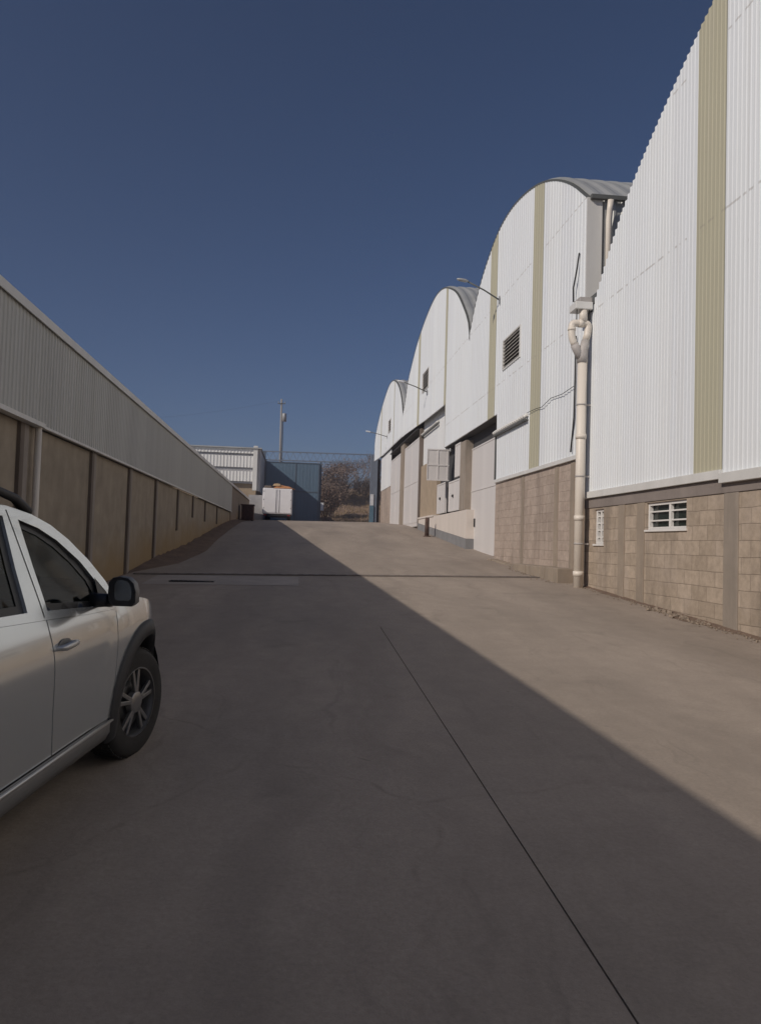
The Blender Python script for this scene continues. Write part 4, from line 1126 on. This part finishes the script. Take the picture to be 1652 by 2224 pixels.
M['alloy'] = mat_plain('alloy_rim', (.30, .30, .30), .30, .75, .05)
M['alloyd'] = mat_plain('alloy_dark', (.10, .10, .10), .5, .4, .05)
M['arch'] = mat_plain('arch_plastic', (.030, .031, .033), .6, 0, .1)
M['sillp'] = mat_plain('sill_plastic', (.17, .17, .17), .5, .2, .1)
M['silv'] = mat_plain('silver_trim', (.55, .55, .54), .35, .6, .05)
M['lens'] = mat_plain('headlight_lens', (.55, .57, .6), .15, .3)
M['seat'] = mat_plain('seat_fabric', (.03, .03, .032), .9)
M['mirror'] = mat_plain('mirror_glass', (.13, .135, .135), .15, .5, .03)

psi = R(9); pit = math.atan(.052)
cr, cs = math.cos(psi), math.sin(psi)
rx = Vector((cr, -cs, 0)); fy = Vector((cs*math.cos(pit), cr*math.cos(pit), math.sin(pit))); upv = rx.cross(fy)
hub = Vector((-.985, 5.09, g(-1.0, 5.09)+.016+.34)); org = hub-rx*.86-upv*.34
car = bpy.data.objects.new('car', None); C.objects.link(car)
Mx = Matrix((rx, fy, upv)).transposed().to_4x4(); Mx.translation = org; car.matrix_world = Mx
tag(car, 'silver compact off-road car parked in the shade at the left edge of the photo', 'car')

TOP = [(.835, .48), (.80, .66), (.70, .78), (.45, .885), (.10, .985), (-.34, 1.075), (-.45, 1.14), (-.57, 1.285), (-.72, 1.405), (-.86, 1.487), (-1.02, 1.545), (-1.22, 1.588), (-1.6, 1.625), (-2.1, 1.632), (-2.7, 1.605), (-3.10, 1.545), (-3.25, 1.42), (-3.40, 1.12), (-3.46, .95), (-3.49, .62)]
def belt(y): return interp1([-3.4, -3.0, -1.7, -1.2, -.45, -.3], [1.16, 1.145, 1.09, 1.055, .995, .985], y)
ARF = 0.50
for sx in (1, -1):
    # seams carry 7 mm gaps
    fr_arc = circ(0, .34, ARF, 188, -6, 26)
    fender = [(-.415, 1.088), (-.43, .98), (-.455, .88), (-.475, .62), (-.497, .42)]+[q for q in fr_arc if q[1] > .26 and not (q[0] < -.497 and q[1] < .42)]+[(.62, .27), (.80, .29), (.835, .48), (.80, .66), (.70, .78), (.45, .885), (.10, .985), (-.34, 1.075)]
    side_part('front_wing', fender, (), M['paint'], car, sx)
    fdoor = [(-.424, .992), (-.438, .98), (-.463, .88), (-.483, .62), (-.505, .42), (-.52, .385), (-1.19, .385), (-1.215, .60), (-1.222, .85), (-1.228, .95), (-1.225, belt(-1.22)-.012), (-.8, belt(-.8)-.012)]
    d1 = side_part('front_door', fdoor, (), M['paint'], car, sx)
    rr_arc = circ(-2.67, .34, ARF, -6, 186, 26)
    rdoor = [(-1.238, .95), (-1.231, .85), (-1.224, .60), (-1.20, .385), (-2.12, .385)]+[q for q in rr_arc if q[0] > -2.38 and q[1] > .37]+[(-2.36, .95), (-2.34, belt(-2.34)-.012), (-1.7, belt(-1.7)-.012), (-1.234, belt(-1.234)-.012)]
    d2 = side_part('rear_door', rdoor, (), M['paint'], car, sx)
    quarter = [(-2.37, .95), (-2.39, .765)]+[q for q in rr_arc if q[0] < -2.39 and q[1] > .26]+[(-3.3, .27), (-3.46, .33), (-3.49, .62), (-3.46, .95), (-3.42, 1.13), (-3.0, belt(-3.0)-.012), (-2.35, belt(-2.35)-.012)]
    side_part('rear_wing', quarter, (), M['paint'], car, sx)
    # pillars and roof rails of the body side, with three window openings
    fwin = [(-.56, 1.030), (-.535, 1.08), (-.56, 1.15), (-.68, 1.285), (-.85, 1.405), (-1.0, 1.475), (-1.165, 1.522), (-1.185, 1.30), (-1.195, 1.085)]
    rwin = [(-1.375, 1.10), (-1.345, 1.30), (-1.29, 1.542), (-1.7, 1.575), (-2.1, 1.575), (-2.28, 1.56), (-2.32, 1.35), (-2.30, 1.15)]
    qwin = [(-2.42, 1.18), (-2.42, 1.53), (-2.7, 1.51), (-2.92, 1.45), (-3.02, 1.33), (-2.95, 1.20)]
    up_out = [(-.43, .9935), (-.424, 1.10), (-.45, 1.155)]+TOP[7:17]+[(-3.40, 1.14)]+[(-3.0, belt(-3.0)-.0105), (-2.3, belt(-2.3)-.0105), (-1.7, belt(-1.7)-.0105), (-1.2, belt(-1.2)-.0105), (-.8, belt(-.8)-.0105)]
    side_part('side_frame', up_out, (fwin, rwin, qwin), M['paint'], car, sx, 0, .03, .04)
    for wn, ow in (('window', fwin), ('window', rwin), ('window', qwin)):
        cxw = sum(p[0] for p in ow)/len(ow); czw = sum(p[1] for p in ow)/len(ow)
        V, F, lp = fill2d(ow, (), .06); mb = MB(); mb.v = [(sx*(S(y, z)-.022), y, z) for y, z in V]; mb.f = F; mb.sm = [True]*len(F)
        wo = mb.build('window', M['carglass'], car)
        inner = [(cxw+(p[0]-cxw)*.90, czw+(p[1]-czw)*.88) for p in ow]
        if ow is fwin: inner = [(-.66, 1.068), (-.63, 1.11), (-.66, 1.18), (-.765, 1.285), (-.89, 1.375), (-1.02, 1.44), (-1.135, 1.475), (-1.155, 1.30), (-1.165, 1.115)]
        V, F, lp = fill2d(ow, (inner,), .04); mb = MB(); mb.v = [(sx*(S(y, z)-.017), y, z) for y, z in V]; mb.f = F; mb.sm = [True]*len(F)
        mb.build('window_surround', M['black'], wo)
    # dark inner shell closes the gaps
    inner_out = [(.6, .30), (.78, .32), (.80, .48), (.76, .64), (.68, .75), (.45, .85), (.10, .95), (-.34, 1.04), (-.60, 1.03), (-1.2, 1.06), (-2.3, 1.10), (-3.38, 1.12), (-3.44, .9), (-3.46, .6), (-3.42, .34), (-3.2, .30)]+circ(-2.67, .34, ARF+.02, 184, -4, 16)+[(-2.1, .33), (-.6, .33)]+circ(0, .34, ARF+.02, 184, -4, 16)
    side_part('inner_panel', inner_out, (), M['black'], car, sx, -.028, .0, .08)
    # sill
    mb = MB(); yy = frange(-2.20, -.47, .1)
    for a, b in zip(yy, yy[1:]):
        def pr(y): 
            k = min(1, (y+2.20)/.08, (-.47-y)/.06+.25)
            return [(sx*(.888), y, .375), (sx*.905, y, .352), (sx*.900, y, .30), (sx*.875, y, .255), (sx*.80, y, .235)]
        A, B_ = pr(a), pr(b)
        for i in range(4): mb.quad(A[i], B_[i], B_[i+1], A[i+1], True)
    A = [(sx*.70, -.47, .375), (sx*.70, -.47, .235)]
    mb.quad((sx*.888, -.47, .375), (sx*.905, -.47, .352), (sx*.900, -.47, .30), (sx*.875, -.47, .255)); mb.quad((sx*.888, -.47, .375), (sx*.875, -.47, .255), (sx*.80, -.47, .235), (sx*.7, -.47, .375))
    mb.build('sill_trim', M['sillp'], car)
    mb = MB(); mb.tube([(sx*.9065, -2.15, .366), (sx*.9065, -.50, .366)], .009, 6); mb.build('sill_strip', M['silv'], car)
    # arches
    for yc in (0, -2.67):
        ang = frange(-12, 192, 6); mb = MB(); rows = []
        for a in ang:
            ca, sa = math.cos(R(a)), math.sin(R(a)); row = []
            for (rr_, off) in ((.528, -.010), (.523, .010), (.47, .024), (.432, .020), (.428, -.03), (.428, -.20)):
                y, z = yc+rr_*ca, .34+rr_*sa
                row.append((sx*(S(y if yc else min(y, .45), max(z, .25))+off), y, z))
            rows.append(row)
        for A, B_ in zip(rows, rows[1:]):
            for i in range(5): mb.quad(A[i], B_[i], B_[i+1], A[i+1], True)
        mb.build('arch_trim', M['arch'], car)
        mb = MB(); rows = []
        for a in frange(-20, 200, 10):
            ca, sa = math.cos(R(a)), math.sin(R(a)); rows.append([(sx*.86, yc+.44*ca, .34+.44*sa), (sx*.45, yc+.44*ca, .34+.44*sa)])
        for A, B_ in zip(rows, rows[1:]): mb.quad(A[0], B_[0], B_[1], A[1], True)
        mb.quad((sx*.45, yc-.5, .2), (sx*.45, yc+.5, .2), (sx*.45, yc+.5, .85), (sx*.45, yc-.5, .85))
        mb.build('wheel_well', M['hole'], car)
    # wheels
    for yc, steer in ((0, R(-9)), (-2.67, 0)):
        we = bpy.data.objects.new('wheel', None); C.objects.link(we); we.parent = car; we.location = (sx*.775, yc, .34); we.rotation_euler = (0, 0, steer)
        mb = MB(); r = .342
        profl = [(-.10, .215), (-.105, .25), (-.108, .30), (-.095, .325), (-.075, .337), (-.04, r), (.04, r), (.075, .337), (.095, .325), (.108, .30), (.105, .25), (.10, .215)]
        mb.lathe(profl, (0, 0, 0), 'x', 56)
        for k in range(56):
            t = 2*math.pi*k/56
            for xx_ in (-.055, .0, .055):
                Mt = Matrix.Rotation(t+(.05 if xx_ else 0), 4, 'X') @ Matrix.Translation((xx_, 0, r-.001)); mb.box(-.020, .020, -.013, .013, -.002, .006, Mt)
        mb.build('tyre', M['rubber'], we)
        mb = MB(); mb.lathe([(-.10, .216), (.0, .205), (.06, .20), (.098, .218), (.101, .222), (.10, .212)], (0, 0, 0), 'x', 48); 
        if sx < 0: mb.v = [(-a, b, c) for a, b, c in mb.v]
        rim = mb.build('rim', M['alloyd'], we)
        mb = MB()
        for k in range(5):
            for dlt in (-.17, .17):
                t = 2*math.pi*k/5+.3
                a0 = t+dlt*.55; a1 = t+dlt
                p0 = Vector((sx*.085, .055*math.cos(a0), .055*math.sin(a0))); p1 = Vector((sx*.078, .205*math.cos(a1), .205*math.sin(a1)))
                mb.beam(p0, p1, .026, .022, (1, 0, 0))
        mb.lathe([(sx*.06, .075), (sx*.095, .068), (sx*.102, .04), (sx*.102, 0)], (0, 0, 0), 'x', 24)
        mb.build('spokes', M['alloy'], rim, bevel=.004)
        mb = MB(); mb.lathe([(sx*.02, 0), (sx*.02, .19)], (0, 0, 0), 'x', 24); mb.lathe([(sx*.021, .06), (sx*.045, .06), (sx*.045, .13), (sx*.021, .13)], (0, 0, 0), 'x', 24); mb.build('brake_disc', M['alloyd'], rim)
    # mirror
    me_ = MB()
    prof_m = [(-.115, .0), (-.108, .065), (-.075, .092), (-.02, .10), (.05, .092), (.095, .062), (.115, .01), (.112, -.06), (.08, -.08), (-.075, -.08), (-.108, -.055)]
    for (yy_, sc_) in ((-.05, .96), (-.045, 1.0), (.02, .98), (.06, .80), (.085, .4)):
        for (a, b) in prof_m: me_.v.append((sx*(1.040+a*sc_*.68), -.70+yy_*.8, 1.125+b*sc_*.90))
    n = len(prof_m)
    for j in range(4):
        for i in range(n): me_.f.append((j*n+i, j*n+(i+1) % n, (j+1)*n+(i+1) % n, (j+1)*n+i)); me_.sm.append(True)
    me_.f.append(tuple(4*n+i for i in range(n))); me_.sm.append(True)
    mir = me_.build('wing_mirror', M['sillp'], car)
    mb = MB(); mb.v = [(sx*(1.039+a*.665), -.7415, 1.125+b*.88) for a, b in prof_m]; mb.f = [tuple(range(n))]; mb.sm = [False]; mb.build('mirror_housing', M['black'], mir)
    mb = MB(); mb.v = [(sx*(1.046+a*.42), -.745, 1.135+b*.62) for a, b in prof_m]; mb.f = [tuple(range(n))]; mb.sm = [False]; mb.build('mirror_glass', M['mirror'], mir)
    mb = MB(); mb.tube([(sx*.80, -.60, 1.06), (sx*.87, -.66, 1.07), (sx*.96, -.70, 1.08)], [.05, .04, .035], 10); mb.build('mirror_arm', M['black'], mir)
    mb = MB()
    tri = [(-.47, 1.01), (-.625, 1.035), (-.59, 1.19), (-.50, 1.10)]
    mb.v = [(sx*(S(y, z)+.006), y, z) for y, z in tri]; mb.f = [(0, 1, 2, 3)]; mb.sm = [False]; mb.build('mirror_base', M['black'], mir)
    # handles
    for (dd_, yh, zh) in ((d1, -1.10, .905), (d2, -2.22, .93)):
        mb = MB(); xs_ = S(yh, zh)
        mb.tube([(sx*(xs_-.005), yh-.085, zh-.004), (sx*(xs_+.03), yh-.06, zh), (sx*(xs_+.036), yh, zh+.006), (sx*(xs_+.028), yh+.06, zh+.004), (sx*(xs_-.005), yh+.085, zh)], [.012, .017, .018, .015, .010], 10)
        hd = mb.build('handle', M['silv'], dd_)
        mb = MB(); mb.lathe([(0, 0), (0, .045), (-.002, .05)], (0, 0, 0), 'x', 20, True, Matrix.Translation((sx*(xs_+.002), yh-.01, zh-.005)) @ Matrix.Diagonal((1, 1.5, .8, 1))); mb.build('handle_recess', M['sillp'], dd_)
    # roof rail
    mb = MB(); mb.tube([(sx*.62, -.96, 1.555), (sx*.615, -1.08, 1.625), (sx*.61, -1.28, 1.672), (sx*.60, -1.6, 1.70), (sx*.605, -2.2, 1.71), (sx*.60, -2.75, 1.69), (sx*.59, -2.92, 1.62)], [.028, .024, .021, .020, .020, .020, .024], 10); mb.build('roof_rail', M['arch'], car)
    # lamps
    V, F, lp = fill2d([(.60, .60), (.825, .55), (.795, .655), (.71, .755), (.56, .76)], (), .06); mb = MB(); mb.v = [(sx*(S(y, z)+.005), y, z) for y, z in V]; mb.f = F; mb.sm = [True]*len(F); mb.build('headlight', M['lens'], car)
    V, F, lp = fill2d([(-3.30, .80), (-3.47, .80), (-3.455, 1.05), (-3.33, 1.08)], (), .06); mb = MB(); mb.v = [(sx*(S(y, z)+.005), y, z) for y, z in V]; mb.f = F; mb.sm = [True]*len(F); mb.build('tail_light', M['red'], car)
    # dark seam on the B pillar
    mb = MB(); zz = frange(1.06, 1.57, .05)
    for a, b in zip(zz, zz[1:]): mb.quad(*[(sx*(S(-1.24, z)+.0015), y, z) for y, z in ((-1.238, a), (-1.245, a), (-1.245, b), (-1.238, b))])
    mb.build('pillar_seam', M['black'], car)
def cross(name, rng, mat, crown=.03, bow=0.0):
    mb = MB(); ns = 12; rows = []
    for (y, z) in rng:
        wv = S(y, z); row = []
        for i in range(ns+1):
            s = -1+2*i/ns; row.append((s*wv, y+bow*(1-s*s), z+crown*(1-s**4)*(1 if bow == 0 else .6)))
        rows.append(row)
    for A, B_ in zip(rows, rows[1:]):
        for i in range(ns): mb.quad(A[i], A[i+1], B_[i+1], B_[i], True)
    return mb.build(name, mat, car)
def dens(pts, s=.06):
    out = []
    for a, b in zip(pts, pts[1:]):
        a, b = Vector(a), Vector(b); n = max(1, int((b-a).length/s))
        out += [tuple(a+(b-a)*k/n) for k in range(n)]
    return out+[pts[-1]]
cross('front_bumper', dens([(.78, .28), (.835, .48), (.80, .66)]), M['arch'], 0, .10)
cross('bonnet', dens(TOP[1:6]), M['paint'], .035, 0)
cross('windscreen', dens(TOP[6:12]), M['carglass'], .02, .10)
cross('scuttle', dens(TOP[5:7], .03), M['black'], .03, 0)
cross('roof', dens(TOP[11:16]), M['paint'], .055, 0)
cross('rear_window', dens(TOP[15:18]), M['carglass'], .02, -.05)
cross('tailgate', dens(TOP[17:]), M['paint'], 0, -.05)
cross('rear_bumper', dens([(-3.49, .62), (-3.44, .30)]), M['arch'], 0, -.07)
mb = MB(); mb.box(-.78, .78, -3.35, .68, .22, .34); mb.build('underbody', M['black'], car)
mb = MB(); mb.box(-.80, .80, -2.9, -.50, .34, .62); mb.build('floor', M['seat'], car)
mb = MB(); mb.box(-.76, .76, -.62, -.40, .60, 1.03); mb.build('dashboard', M['seat'], car, bevel=.05)
for sx in (-.38, .38):
    mb = MB(); mb.box(sx-.25, sx+.25, -1.60, -1.10, .60, .76)
    Ms = Matrix.Translation((sx, -1.62, .72)) @ Matrix.Rotation(R(14), 4, 'X'); mb.box(-.24, .24, -.10, .04, 0, .62, Ms); mb.box(-.13, .13, -.08, .03, .66, .86, Ms); mb.build('seat', M['seat'], car, bevel=.03)
mb = MB(); mb.box(-.66, .66, -2.55, -2.05, .60, .78); mb.box(-.66, .66, -2.68, -2.52, .7, 1.22); mb.build('rear_seat', M['seat'], car, bevel=.03)
